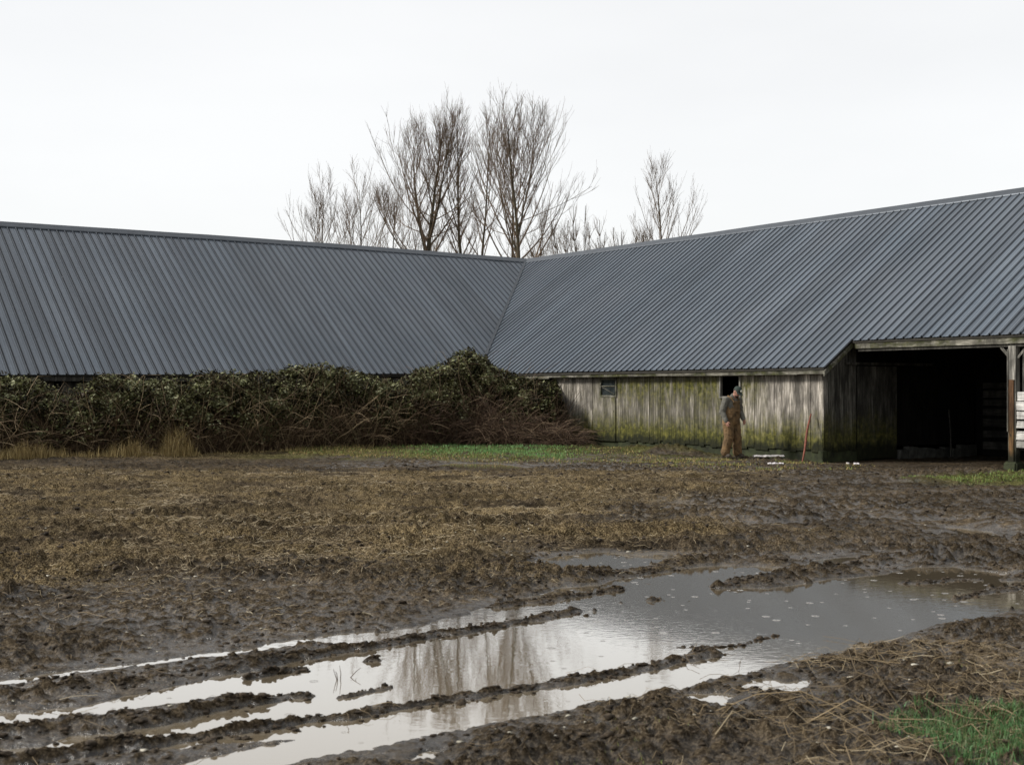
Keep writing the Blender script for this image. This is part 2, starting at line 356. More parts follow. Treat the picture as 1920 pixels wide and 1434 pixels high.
# ================================================================ ground relief
def W(pts): return np.array([w_at(*p) for p in pts])
POOLS = [W(p) for p in [
 # main pool with its long left-hand ruts
 [(-40, 1400), (60, 1398), (200, 1372), (330, 1352), (470, 1318), (440, 1300), (300, 1322), (190, 1340), (90, 1352), (-20, 1362), (-20, 1338), (60, 1335), (150, 1322), (280, 1296), (400, 1268), (500, 1252), (600, 1232),
  (640, 1205), (560, 1210), (430, 1230), (330, 1240), (200, 1258), (60, 1278), (-30, 1290), (-30, 1276), (100, 1262), (250, 1244), (420, 1222), (560, 1196), (700, 1184), (800, 1170), (880, 1150), (935, 1128), (1010, 1116), (1060, 1100), (1130, 1096), (1180, 1075), (1240, 1068),
  (1330, 1088), (1440, 1104), (1500, 1094), (1560, 1083), (1650, 1077), (1720, 1062), (1792, 1062), (1800, 1066), (1850, 1070), (1893, 1076), (1870, 1088), (1960, 1090),
  (1960, 1136), (1900, 1146), (1800, 1164), (1740, 1176), (1680, 1196), (1600, 1217), (1540, 1230), (1500, 1240), (1440, 1250), (1400, 1262), (1320, 1280), (1250, 1296), (1170, 1310), (1050, 1334), (960, 1349), (840, 1374), (700, 1402), (560, 1428), (450, 1456), (330, 1476), (200, 1470),
  (420, 1412), (560, 1388), (400, 1396), (300, 1405), (180, 1425), (60, 1440), (-40, 1445)],
 [(975, 1056), (1050, 1041), (1130, 1034), (1185, 1045), (1260, 1047), (1215, 1063), (1150, 1072), (1070, 1068)],
 [(1235, 1068), (1330, 1060), (1425, 1061), (1468, 1067), (1420, 1082), (1350, 1092), (1270, 1086), (1200, 1090)],
 [(1475, 1062), (1530, 1050), (1620, 1042), (1600, 1052), (1530, 1064)],
 [(1768, 988), (1815, 990), (1860, 997), (1895, 1014), (1840, 1014), (1800, 1002)],
 [(1382, 1290), (1432, 1272), (1470, 1277), (1522, 1270), (1510, 1288), (1485, 1302), (1440, 1294)],
 [(1292, 1304), (1345, 1293), (1368, 1300), (1350, 1322), (1322, 1316)],
 [(772, 1420), (800, 1405), (828, 1404), (815, 1420)],
 [(800, 874), (850, 868), (930, 869), (1005, 877), (960, 882), (870, 880)],
]]
# land strokes (rut ridges): points with half width in metres and crest height
STROKES = [([(-60, 1312), (120, 1300), (260, 1285), (390, 1262), (470, 1250), (560, 1236), (640, 1222), (720, 1208), (790, 1198), (870, 1184), (960, 1166), (1084, 1146)], .085, .034),
 ([(460, 1272), (520, 1262), (576, 1256)], .04, .03),
 ([(-60, 1392), (60, 1380), (160, 1368), (260, 1355), (330, 1345), (395, 1330), (470, 1318), (552, 1304)], .085, .042),
 ([(640, 1305), (700, 1292), (735, 1287)], .03, .022),
 ([(-60, 1440), (100, 1424), (230, 1404), (340, 1390), (430, 1378), (560, 1356), (650, 1345), (730, 1328), (860, 1312), (950, 1298), (1030, 1285), (1130, 1268), (1230, 1247), (1335, 1226)], .07, .042),
 ([(925, 1138), (990, 1130), (1060, 1120), (1160, 1106)], .06, .03),
 ([(1040, 1090), (1110, 1086), (1180, 1078), (1260, 1064), (1340, 1050)], .10, .035),
 ([(1160, 1130), (1165, 1130)], .03, .02), ([(1215, 1126), (1235, 1124)], .025, .015),
 ([(1345, 1100), (1430, 1092), (1510, 1078), (1590, 1062), (1660, 1054)], .13, .035),
 ([(1700, 1094), (1760, 1091), (1830, 1086)], .055, .008), ([(1790, 1122), (1850, 1110), (1930, 1100)], .06, .008),
 ([(690, 1240), (708, 1238)], .03, .03), ([(1280, 1213), (1380, 1212), (1460, 1190)], .012, .006)]
STROKES = [(W(p), r, h) for p, r, h in STROKES]
def seg_dist(X, Y, P, closed):
    d = np.full(X.shape, 1e9); ins = np.zeros(X.shape, bool)
    n = len(P); rg = range(n if closed else n-1)
    for i in rg:
        ax, ay = P[i]; bx, by = P[(i+1) % n]; ex, ey = bx-ax, by-ay; L2 = ex*ex+ey*ey+1e-12
        t = np.clip(((X-ax)*ex+(Y-ay)*ey)/L2, 0, 1)
        d = np.minimum(d, (X-ax-t*ex)**2+(Y-ay-t*ey)**2)
        if closed and abs(ey) > 1e-9:
            c = ((ay > Y) != (by > Y)) & (X < (Y-ay)/ey*ex+ax); ins ^= c
    return np.sqrt(d), ins
def far_rise(X, Y):
    return .09*sstep(30.5, 35, Y)*sstep(6, 2, X)+.10*sstep(-7, -12, X)*sstep(24, 29, Y)
MOUNDS = [(4.15, 33.2, 1.0, .18), (3.2, 33.6, .7, .12), (5.1, 32.6, .6, .10), (5.9, 32.1, .8, .07), (2.2, 35.0, .5, .06), (1.0, 33.3, .4, .08), (-1.2, 33.8, .35, .09), (9.4, 25.6, 1.4, .08), (4.9, 33.1, .5, .12), (6.6, 31.2, .5, .08), (2.7, 33.0, .35, .09), (.2, 33.6, .3, .08), (6.3, 30.4, .25, .07), (5.1, 30.6, .22, .08), (7.9, 12.3, .25, .08)]
def ground_h(X, Y):
    """returns height and the signed distance to water (positive on land)"""
    X = np.asarray(X, float); Y = np.asarray(Y, float); shp = X.shape; X = X.ravel(); Y = Y.ravel()
    sdist = np.full(X.shape, 3.0); crest = np.zeros(X.shape)
    near = (Y > 4) & (Y < 32) & (np.abs(X) < 9)
    x, y = X[near], Y[near]
    wx = x+.05*fbm(x*4, y*5, 4, 3)+.020*fbm(x*22, y*22, 3, 4); wy = y+.085*fbm(x*3.5, y*5, 4, 8)+.030*fbm(x*18, y*20, 3, 9)
    s = np.full(x.shape, 3.0)
    for P in POOLS:
        d, ins = seg_dist(wx, wy, P, True); s = np.minimum(s, np.where(ins, -d, d))
    cr = np.zeros(x.shape)
    for P, r, h in STROKES:
        d, _ = seg_dist(wx, wy, P, False)
        rr = r*.85*(1+1.15*fbm(x*2.6, y*2.6, 4, 21)); q = rr-d
        s = np.maximum(s, q); cr = np.maximum(cr, h*sstep(-.01, 1.0, q/rr)*(.7+1.3*fbm(x*6, y*6, 3, 25)))
    sdist[near] = s; crest[near] = cr
    land = np.clip(sdist, 0, 3)
    lump = fbm(X*7, Y*8, 4, 31, .6); rdg = 1-np.abs(fbm(X*3.1, Y*4.3, 4, 41, .55))*2
    clod = np.maximum(0, fbm(X*10, Y*10, 4, 51, .62)-.10)
    amp = sstep(.0, .32, land)
    z = .008*sstep(0, .03, land)+.012*sstep(0, .25, land)+.018*sstep(.2, 1.0, land)
    z += amp*(.026*lump+.020*rdg*sstep(.1, .6, land)+.02*fbm(X*.8, Y*.9, 3, 61)+.016*fbm(X*22, Y*22, 3, 65, .6)*sstep(22, 9, Y))
    patch = .35+.65*sstep(-.35, .35, fbm(X*.9, Y*1.1, 3, 71)); wX = X+.03*fbm(X*9, Y*9, 2, 5); wY = Y+.03*fbm(X*9+7, Y*9, 2, 6)
    bil = (1+.35*sstep(9, 12, Y))*np.abs(vnoise(wX*8, wY*9, 101))*.050+np.abs(vnoise(wX*17+3, wY*18, 102))*.026+np.abs(vnoise(wX*36, wY*38, 103))*.012*sstep(20, 10, Y)
    z += sstep(.0, .05, land)*(bil*(.22+.78*amp)*patch+clod*(.03+.05*amp)*patch)-.012*amp
    # furrows running across the field
    fur = np.sin((Y*1.0-X*.10+.5*fbm(X*.4, Y*.4, 2, 77))*2*math.pi/1.25)
    z += amp*.042*(fur+.5*fbm(X*.9, Y*5, 3, 78))*sstep(11, 13, Y)*sstep(27, 24, Y)
    z = z+crest*.72
    z = np.where(sdist < 0, np.maximum(sdist*.5, -.05)-.004, np.maximum(z, .006*sstep(0, .05, land)))
    # small islets poking out of the shallows
    isl = np.maximum(0, fbm(X*9, Y*9, 2, 81)-.58)*.25
    z = np.where((sdist < 0) & (sdist > -.5), z+np.minimum(isl, .058)*sstep(6, 10, Y), z)
    for mx, my, r, h in MOUNDS:
        dd = ((X-mx)**2+((Y-my)*1.3)**2)/(r*r); z = z+h*np.exp(-dd*2.2)*(1+.5*lump)
    z = z+far_rise(X, Y)
    a, b = w2loc(X, Y)
    inside = sstep(-.2, .4, b)*sstep(-.5, .5, a)
    z = z*(1-inside*.6)+.0*inside
    far = sstep(45, 60, Y); z = np.where(Y > 45, z*(1-far)+.0*far, z)
    side = sstep(30, 45, np.abs(X)); z = z*(1-side)+.02*side
    return z.reshape(shp), sdist.reshape(shp)

def build_ground():
    ys = [-400, -60, -20, -6, -2, 0, 1.5, 2.5, 3.2]
    y = 3.8
    while y < 37: ys.append(y); y += max(.0085, .0020*y if y < 14 else .0028*y)
    while y < 5000: ys.append(y); y *= 1.12
    ts = list(np.arange(-.50, .5001, .00130))
    t = .52; st = .003
    ex = []
    while t < 24: st *= 1.22; t += st; ex.append(t)
    ts = np.array([-v for v in ex[::-1]]+ts+ex); ys = np.array(ys)
    T, Yg = np.meshgrid(ts, ys); Xg = T*np.maximum(Yg, 3.8)
    Z, S = ground_h(Xg, Yg)
    sm = Z.copy()
    for _ in range(14): sm[1:-1, 1:-1] = (sm[:-2, 1:-1]+sm[2:, 1:-1]+sm[1:-1, :-2]+sm[1:-1, 2:])/4
    rel = np.clip(.5+(Z-sm)/.03, 0, 1)
    n, m = Xg.shape
    idx = np.arange(n*m).reshape(n, m)
    F = np.stack([idx[:-1, :-1], idx[:-1, 1:], idx[1:, 1:], idx[1:, :-1]], -1).reshape(-1, 4)
    V = np.stack([Xg, Yg, Z], -1).reshape(-1, 3)
    X, Y, Sf = V[:, 0].astype(float), V[:, 1].astype(float), S.ravel()
    nz = fbm(X*.45, Y*.6, 4, 91)
    dry = sstep(9.6, 13.5, Y+nz*2.5)*sstep(27.5, 25, Y+nz*1.5)*sstep(1.6, -.8, X-(.2+(Y-11)*.30)+nz*2.5)
    lane = sstep(26.5, 28.3, Y+nz)*sstep(31.5, 30.0, Y)*sstep(-5, -1, X)
    wet = np.clip(1-dry*1.0, 0, 1)*(.55+.45*sstep(-.3, .3, nz))
    wet = np.maximum(wet*.85, lane)*sstep(34, 31.5, Y)
    strw = np.clip(dry*(.75+1.3*fbm(X*.9, Y*1.8, 4, 97)), 0, 1)
    gb = sstep(29.6, 31.2, Y+.6*nz-.12*(X+2))*sstep(-9, -4, X)
    a, b = w2loc(X, Y); ins = (b > .3) & (a > 0)
    gp = sstep(1.25, .6, np.sqrt(((X-9.6)/2.4)**2+((Y-23.3)/1.5)**2)+.3*nz)
    gr = sstep(1.2, .7, np.sqrt(((X-2.75)/.62)**2+((Y-6.2)/.62)**2)+.3*nz)
    green = np.clip(np.maximum(np.maximum(gb*np.clip(.25+1.3*fbm(X*1.3, Y*1.8, 4, 95), 0, .8), gp*.8), gr*.35), 0, 1)*(~ins)
    leftb = sstep(28.5, 30, Y-.5*(X+11)*.62)*sstep(-4, -7, X)
    strw = np.clip(strw+leftb*.7, 0, 1)*(~ins); wet = wet*(1-green*.8)*(1-leftb)*(~ins)*(1-.75*sstep(-2.5, -6, X)*sstep(22, 26, Y))
    o = fast_mesh('ground', V, F, M['mud'], smooth=True, attrs={'rel': ('POINT', rel), 'wet': ('POINT', wet), 'straw': ('POINT', strw), 'green': ('POINT', green)})
    tag(o, kind='structure'); return o
build_ground()
def water(x0, x1, y0, y1):
    o = mesh_obj('water', [(x0, y0, 0), (x1, y0, 0), (x1, y1, 0), (x0, y1, 0)], [(0, 1, 2, 3)], M['water']); tag(o, kind='structure')
water(-5.2, 6.2, 5.0, 13.9); water(4.6, 6.8, 14.2, 16.4); water(-2.4, 1.0, 26.8, 30.4)

# ================================================================ barn
barn = empty('barn', (E[0], E[1], 0), ANG)
tag(barn, 'long L-shaped farm building with dark ribbed metal roof and weathered mossy board walls', 'barn')
def ridgeprof(period=.243):
    """one rib period: (offset, height)"""
    return [(0, 0), (.006, .040), (.028, .040), (.044, 0), (.096, 0), (.104, .005), (.118, .005), (.126, 0), (.168, 0), (.176, .005), (.190, .005), (.198, 0)]
def roof_sheet(name, s0, s1, tlo, fz, frame, mat, tw=Wd):
    """columns along the wing; tlo(s) = lower plan distance from eave; frame maps (s,b,z)->local"""
    cols = []; s = s0; k = 0
    while s < s1-.01:
        for j_, (o, h) in enumerate(ridgeprof()): cols.append((s+o, h, j_))
        s += .243
    cols.append((s, 0, 0))
    V = []; NR = 12
    for (s, h, j_) in cols:
        lo = tlo(s)
        for i in range(NR+1):
            b = lo+(tw-lo)*i/NR
            wob = .010*mnoise.noise(Vector((s*.7, b*.8, 3)))
            z = fz(s, b)+h+wob; V.append(frame(s, b, z))
    F = []; T = []
    for c in range(len(cols)-1):
        rib_shade = {11: 1.0, 0: 1.0, 1: .35, 2: .8, 3: .1}.get(cols[c][2], 0)  # painted shade on rib sides and feet, per face
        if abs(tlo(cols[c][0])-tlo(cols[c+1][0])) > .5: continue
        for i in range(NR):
            q = c*(NR+1)+i; F.append((q, q+NR+1, q+NR+2, q+1)); T.append(rib_shade)
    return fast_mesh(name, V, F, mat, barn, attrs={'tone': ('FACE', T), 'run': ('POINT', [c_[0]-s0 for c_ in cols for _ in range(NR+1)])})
NOTCH = -Wd+.02+.243*86
fr_r = lambda s, b, z: (s, b, z)
fr_l = lambda s, b, z: (-b, -s, z)
def zr(s, b): return ZE+PITCH*b-.045*max(0, 1-abs(s-1)/3)*(1-b/Wd)
def zl(s, b):
    ze = ZE-.0095*min(max(s, 0), 18); return ze+(ZR-ze)*b/Wd+.05*math.sin(min(max((s+6.5)/20, 0), 1)*math.pi)*b/Wd
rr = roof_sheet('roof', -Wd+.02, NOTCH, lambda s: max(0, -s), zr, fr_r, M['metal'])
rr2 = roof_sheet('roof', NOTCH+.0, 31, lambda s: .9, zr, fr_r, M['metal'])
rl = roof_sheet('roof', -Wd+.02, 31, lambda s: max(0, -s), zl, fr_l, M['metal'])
# join the two right-hand pieces into one sheet of roofing
def join(a, b):
    bm = bmesh.new(); bm.from_mesh(a.data); bm.from_mesh(b.data); bm.to_mesh(a.data); bm.free(); bpy.data.objects.remove(b)
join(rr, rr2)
# boarding under the metal, with the rear slopes
d = MB()
def slab(pts, th=.05):
    lo = [(p[0], p[1], p[2]-th) for p in pts]; n = len(pts)
    d.add(list(pts)+lo, [tuple(range(n)), tuple(range(2*n-1, n-1, -1))]+[(i, i+n, (i+1) % n+n, (i+1) % n) for i in range(n)])
k = .03
slab([(0.03, .03, zr(5, .03)-k-.045), (NOTCH-.05, .03, zr(9, .03)-k), (NOTCH-.05, .93, zr(9, .93)-k), (30.9, .93, zr(9, .93)-k), (30.9, Wd, ZR-k), (-Wd, Wd, ZR-k)])
slab([(-.03, 0, zl(0, 0)-k-.03), (-.03, -30.9, zl(30, .03)-k), (-Wd, -30.9, ZR-k), (-Wd, Wd, ZR-k)][::-1])
slab([(-Wd, Wd, ZR-k), (30.9, Wd, ZR-k), (30.9, 2*Wd, ZE-k), (-2*Wd, 2*Wd, ZE-k)])
slab([(-Wd, Wd, ZR-k), (-2*Wd, 2*Wd, ZE-k), (-2*Wd, -30.9, ZE-k), (-Wd, -30.9, ZR-k)])
d.build('roof_boarding', M['deck'], barn)
# ridge caps
def cap(frame, s0, s1, nm):
    m = MB(); n = 40
    prof = [(-.20, -.095), (-.20, -.125), (-.02, .052), (.02, .052), (.20, -.125), (.20, -.095)]
    prof = [(-.22, -.135), (-.21, -.100), (0, .060), (.21, -.100), (.22, -.135)]
    V = []; F = []
    for i in range(n+1):
        s = s0+(s1-s0)*i/n
        zz = (zr if frame is fr_r else zl)(s, Wd)+.012*mnoise.noise(Vector((s*.4, 1, 0)))
        for o, h in prof: V.append(frame(s, Wd+o, zz+h))
    for i in range(n):
        for j in range(4): q = i*5+j; F.append((q, q+5, q+6, q+1))
    mesh_obj('ridge_cap', V, F, M['cap'], barn)
cap(fr_r, -Wd-.1, 31, 'r'); cap(fr_l, -Wd-.1, 31, 'l')
# valley flashing
V = []; F = []
for i in range(25):
    t = i/24; b = Wd*(1-t)-.02
    zc = ZE+PITCH*b+.012-.045*(1 if b < 1 else 0)*(1-b)
    j = .012*math.sin(i*9.1)
    for o in (-.12-j, 0, .03):
        V.append((-b+o*.7 if o < 0 else -b+o, b+o*.0, zc+(.035 if o < 0 else .03)+(-o*PITCH*.7 if o < 0 else 0)))
for i in range(24):
    for j in range(2): q = i*3+j; F.append((q, q+3, q+4, q+1))
mesh_obj('valley_flashing', V, F, M['cap'], barn)
# fascias
m = MB(); x = .25
while x < NOTCH-.1:
    ln = min(random.uniform(3, 4.4), NOTCH-.08-x); z0 = zr(x, .06)-.2+random.uniform(-.006, .006)
    m.box(x, x+ln-.006, .055, .085, z0, z0+.115, random.uniform(.3, .7)); x += ln
m.build('fascia', M['fascia'], barn)
m = MB(); x = NOTCH+.05
while x < 30:
    ln = random.uniform(3.2, 4.6); z0 = zr(9, .95)-.225
    m.box(x, x+ln-.006, .955, .99, z0, z0+.14, random.uniform(.4, .75)); x += ln
m.build('fascia', M['fascia'], barn)
m = MB()
m.box(-.09, -.055, -30, -.2, zl(9, .05)-.24, zl(9, .05)-.13, .12)
m.build('fascia', M['wall_dark'], barn)
m = MB()                                                   # sloping board at the step in the eave
p0, p1 = Vector((NOTCH-.045, .0, zr(9, 0)-.09)), Vector((NOTCH-.045, 1.0, zr(9, 1.0)-.09))
m.add([p0, p1, p1-Vector((0, 0, .12)), p0-Vector((0, 0, .12)), p0+Vector((.03, 0, 0)), p1+Vector((.03, 0, 0)), p1+Vector((.03, 0, -.12)), p0+Vector((.03, 0, -.12))],
      [(0, 1, 2, 3), (7, 6, 5, 4), (0, 4, 5, 1), (3, 2, 6, 7), (0, 3, 7, 4), (1, 5, 6, 2)], .55)
m.build('rake_board', M['fascia'], barn)

# front board wall of the right wing, openings for two windows
WB = .30; WX1 = 14.06
WINS = [(5.89, 6.53, 1.555, 2.0), (10.71, 11.37, 1.546, 2.06)]
m = MB(); x = .2
def zroof(b): return ZE+PITCH*b-.10
while x < WX1:
    wd = random.uniform(.15, .21) if x < 10 else random.uniform(.21, .25)
    if x+wd > WX1-.08: wd = WX1-x
    for (a0, a1, z0, z1) in WINS:                     # split boards at window jambs
        if x < a0 < x+wd: wd = a0-x
        if x < a1 < x+wd: wd = a1-x
    if wd < .01: wd = .01
    tn = random.random(); tn = tn*(.75 if x > 10 or x < 6.3 else .55)+(.25 if x > 11.3 else 0 if 6.3 < x < 10 else .12)
    bot = .28+random.uniform(-.035, .03); off = random.uniform(-.006, .006); top = zroof(WB)+.02
    hit = [q for q in WINS if x >= q[0]-.005 and x+wd <= q[1]+.005]
    lean = random.uniform(-.004, .004)
    if hit:
        q = hit[0]; m.box(x+.003, x+wd-.003, WB+off, WB+.025+off, bot, q[2], tn); m.box(x+.003, x+wd-.003, WB+off, WB+.025+off, q[3], top, tn)
    elif random.random() < .1 and 7 < x < 9.6:
        m.box(x+.003, x+wd*.45, WB+off, WB+.025+off, bot+.0, top, tn); m.box(x+wd*.45+.018, x+wd-.003, WB+off, WB+.025+off, bot+.1, top, tn)
    else: m.box(x+.004, x+wd-.004, WB+off, WB+.025+off, bot, top, tn)
    x += wd
    if random.random() < .12 and not hit: x += .008
m.box(7.92, 7.95, WB-.02, WB-.004, .34, 2.1, .75)
m.build('board_wall', M['wall'], barn)
m = MB(); m.box(.2, WX1-.05, WB+.06, WB+.08, .05, 2.35, .5); m2 = m
# dark lining behind the boards with the same openings
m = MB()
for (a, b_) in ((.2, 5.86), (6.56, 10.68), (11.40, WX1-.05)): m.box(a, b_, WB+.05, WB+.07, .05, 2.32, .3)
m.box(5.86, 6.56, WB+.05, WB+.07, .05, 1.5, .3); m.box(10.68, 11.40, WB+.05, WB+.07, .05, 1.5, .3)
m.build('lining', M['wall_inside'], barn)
# lower door below the small window
m = MB(); 
for i in range(3): m.box(5.74+i*.265, 5.74+(i+1)*.265-.006, WB-.028, WB-.009, .27, 1.50, (.3, .22, .35)[i])
m.build('hatch_door', M['wall'], barn)
# corner board
m = MB(); m.box(WX1+.0, WX1+.045, WB-.03, WB+.11, .18, 2.3, .5); m.build('corner_board', M['wall'], barn)
# foundation
m = MB(); m.box(.2, WX1+.02, WB+.022+.02, WB+.30, -.3, .31, .5); m.box(WX1-.26, WX1+.01, WB+.302, 2.0, -.3, .29, .5)
m.box(WX1-.05, WX1+.08, WB-.1, WB+.04, -.3, .30, .5)
fo = m.build('foundation', M['concrete'], barn)
def frame_win(name, q, open_=False):
    a0, a1, z0, z1 = q; m = MB(); t = .05; y0, y1 = WB-.035, WB+.05
    m.box(a0-t, a0, y0, y1, z0-t, z1+.03, .6); m.box(a1, a1+t, y0, y1, z0-t, z1+.03, .6); m.box(a0, a1, y0-.012, y1, z0-t, z0, .75); m.box(a0, a1, y0, y1, z1-.012, z1+.03, .3)
    return m.build(name, M['fascia' if not open_ else 'post'], barn)
w1 = frame_win('window', WINS[0], False); w2 = frame_win('window', WINS[1], True)
w1['label'] = 'small window with a split pane'; w2['label'] = 'glassless window opening'
gm, gnt, gp_ = newmat('dusty_glass'); gp_.inputs['Base Color'].default_value = (.035, .045, .045, 1); gp_.inputs['Roughness'].default_value = .15; gp_.inputs['Specular IOR Level'].default_value = .6
gnt.links.new(ramp(gnt, noise(gnt, objco(gnt), 6, 4), [(.3, (.012, .016, .017)), (.8, (.06, .07, .07))]), gp_.inputs['Base Color'])
m = MB(); m.box(5.892, 6.528, WB+.01, WB+.016, 1.557, 1.99, .5); m.build('pane', gm, w1)
m = MB(); m.box(5.892, 6.528, WB-.02, WB+.008, 1.80, 1.825, .8)
for (xa, za, xb, zb) in ((5.93, 1.78, 6.50, 1.57),):
    m.tube([(xa, WB-.006, za), (xb, WB-.006, zb)], .008, 4, .5)
m.build('glazing_bar', M['fascia'], w1)
m = MB(); m.box(10.60, 11.5, 2.4, 2.44, 1.0, 2.3, .1); m.build('inner_partition', M['wall_inside'], barn)

# side wall of the open bay
m = MB(); b = WB+.12
while b < 1.43:
    wd = random.uniform(.13, .2); wd = min(wd, 1.43-b) if b+wd > 1.36 else wd
    m.box(WX1-.0, WX1+.025, b+.003, b+wd-.003, .27+random.uniform(-.02, .02), zroof(b)-.05, random.uniform(.25, .8)); b += wd
m.build('board_wall', M['wall_dark'], barn)
m = MB(); b = 1.44; i = 0
while b < 6.0:
    wd = random.uniform(.18, .26)
    m.box(WX1-.04, WX1-.015, b, b+wd-.006, .35, zroof(b)-.05, random.uniform(.1, .6)); b += wd
m.build('inner_wall', M['wall_inside'], barn)
m = MB(); b = 1.43
while b < 2.84:
    wd = random.uniform(.13, .2); m.box(WX1+.05, WX1+.075, b+.003, min(b+wd, 2.84)-.003, .07, 2.27, random.uniform(.15, .7)); b += wd
dr = m.build('sliding_door', M['wall_dark'], barn)
m = MB(); m.box(WX1+.04, WX1+.10, 1.0, 4.2, 2.30, 2.36, .3); m.build('door_rail', M['wall_dark'], barn)
m = MB()
for i in range(9): m.box(WX1-.03+random.uniform(-.02, .02), WX1+.12, 2.9+i*.34, 2.9+i*.34+.32, -.1, .28+random.uniform(-.05, .05), random.random(), jit=.02)
m.build('stone_base', M['stone'], barn)
# back wall of the bay: wide horizontal planks with gaps over darkness
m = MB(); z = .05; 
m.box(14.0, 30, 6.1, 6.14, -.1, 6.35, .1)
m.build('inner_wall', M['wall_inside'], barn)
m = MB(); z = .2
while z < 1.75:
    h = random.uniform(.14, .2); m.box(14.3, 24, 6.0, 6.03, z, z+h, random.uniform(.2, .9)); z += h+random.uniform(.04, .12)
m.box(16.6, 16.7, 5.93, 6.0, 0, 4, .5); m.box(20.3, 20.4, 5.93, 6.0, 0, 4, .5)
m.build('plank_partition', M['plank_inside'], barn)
# posts of the open bay
def bay_post(a, b=.97):
    m = MB(); m.box(a-.085, a+.085, b, b+.15, .22, 2.62, .6)
    m.box(a-.10, a-.087, b-.02, b+.12, .85, 2.55, .8); po = m.build('post', M['post'], barn)
    m = MB(); m.box(a-.055, a+.06, b-.035, b-.002, .21, 1.92, .6); m.build('plank', M['rust_plank'], po)
    for sgn in (-1, 1):
        m = MB(); m.tube([(a+sgn*.30, b+.07, 2.60), (a+sgn*.08, b+.07, 2.36)], .03, 4, .7); m.build('brace', M['post'], po)
    bm = bmesh.new(); bmesh.ops.create_cube(bm, size=1)
    for v in bm.verts: v.co = Vector((a+v.co.x*(.36 if v.co.z < 0 else .30), b+.07+v.co.y*(.38 if v.co.z < 0 else .3), .07+v.co.z*.33))
    bmesh.ops.bevel(bm, geom=bm.edges[:], offset=.035, segments=3, affect='EDGES'); bmesh.ops.subdivide_edges(bm, edges=bm.edges[:], cuts=2)
    for v in bm.verts: v.co += Vector((mnoise.noise(v.co*9), mnoise.noise(v.co*9+Vector((5, 0, 0))), 0))*.02
    me = bpy.data.meshes.new('pier'); bm.to_mesh(me); bm.free(); me.materials.append(M['concrete']); o = bpy.data.objects.new('pier', me); COL.objects.link(o); o.parent = po
bay_post(18.53); bay_post(22.6); bay_post(26.7)
m = MB(); m.box(NOTCH+.1, 30, 1.0, 1.12, 2.60, 2.72, .2); m.build('beam', M['wall_dark'], barn)
# pale horizontal planks beside the post, with the dark sheet above
m = MB(); zz = [(.52, .66, .25), (.68, .86, .8), (.92, 1.08, .6), (1.11, 1.26, .85), (1.30, 1.47, .9), (1.50, 1.66, .8)]
for z0, z1, tn in zz:
    tilt = random.uniform(-.015, .015)
    m.box(18.63, 22.5, .985, 1.01, z0, z1, tn, jit=.012)
m.build('plank_wall', M['plank_white'], barn)
m = MB(); m.box(18.66, 18.71, 1.14, 1.17, 1.60, 2.56, .8); m.box(20.4, 20.46, 1.14, 1.17, 1.60, 2.56, .7); m.box(18.71, 20.4, 1.142, 1.168, 2.50, 2.558, .7); wf = m.build('window', M['post'], barn)
wf['label'] = 'dark window beside the bay post'
m = MB(); m.box(18.72, 20.39, 1.21, 1.215, 1.68, 2.55, .4); m.build('pane', gm, wf)
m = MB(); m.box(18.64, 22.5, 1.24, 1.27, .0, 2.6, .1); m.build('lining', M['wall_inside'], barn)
# wall of the left wing behind the brambles
m = MB(); s = .1
while s < 30.8:
    wd = random.uniform(.16, .26); tn = random.uniform(.1, .9)
    if random.random() > .06: m.box(-.345, -.32, -s-wd+.004, -s, .2, 2.28, tn)
    s += wd
m.build('board_wall', M['wall_dark'], barn)
m = MB(); m.box(-.42, -.36, -30.8, -.1, -.2, 2.2, .3)
for (a, b0, c, e) in ((-12.8, -30.8, -12.7, 12.7), (-12.8, 12.7, 30.8, 12.8)): m.box(a, c, b0, e, -.1, 2.2, .3)
m.build('rear_wall', M['wall_inside'], barn)
# gable ends beyond the picture
m = MB()
m.add([(30.8, .96, 0), (30.8, 13, 0), (30.8, 13, 2.2), (30.8, Wd, ZR-.1), (30.8, .96, 2.7)], [(0, 1, 2, 3, 4)], .5)
m.build('gable_wall', M['wall_dark'], barn); m = MB()
m.add([(-.4, -30.8, 0), (-.4, -30.8, 2.2), (-Wd, -30.8, ZR-.1), (-12.8, -30.8, 2.2), (-12.8, -30.8, 0)], [(0, 1, 2, 3, 4)], .5)
m.build('gable_wall', M['wall_dark'], barn)

# ================================================================ bare trees
def tube_batch(paths):
    """paths: list of (points list, radii list, sides, tone)"""
    V = []; F = []; T = []; nv = 0
    for pts, rad, n, tone in paths:
        P = np.array(pts); k = len(P)
        D = np.gradient(P, axis=0); D /= (np.linalg.norm(D, axis=1, keepdims=True)+1e-9)
        ref = np.array([.9, .43, .05]); A = np.cross(D, ref); A /= (np.linalg.norm(A, axis=1, keepdims=True)+1e-9); B = np.cross(D, A)
        th = np.arange(n)*2*math.pi/n
        ring = P[:, None, :]+(A[:, None, :]*np.cos(th)[None, :, None]+B[:, None, :]*np.sin(th)[None, :, None])*np.array(rad)[:, None, None]
        V.append(ring.reshape(-1, 3)); idx = nv+np.arange(k*n).reshape(k, n)
        nx = np.roll(idx, -1, axis=1)
        F.append(np.stack([idx[:-1], nx[:-1], nx[1:], idx[1:]], -1).reshape(-1, 4)); T.append(np.full((k-1)*n, tone)); nv += k*n
    return np.concatenate(V), np.concatenate(F), np.concatenate(T)
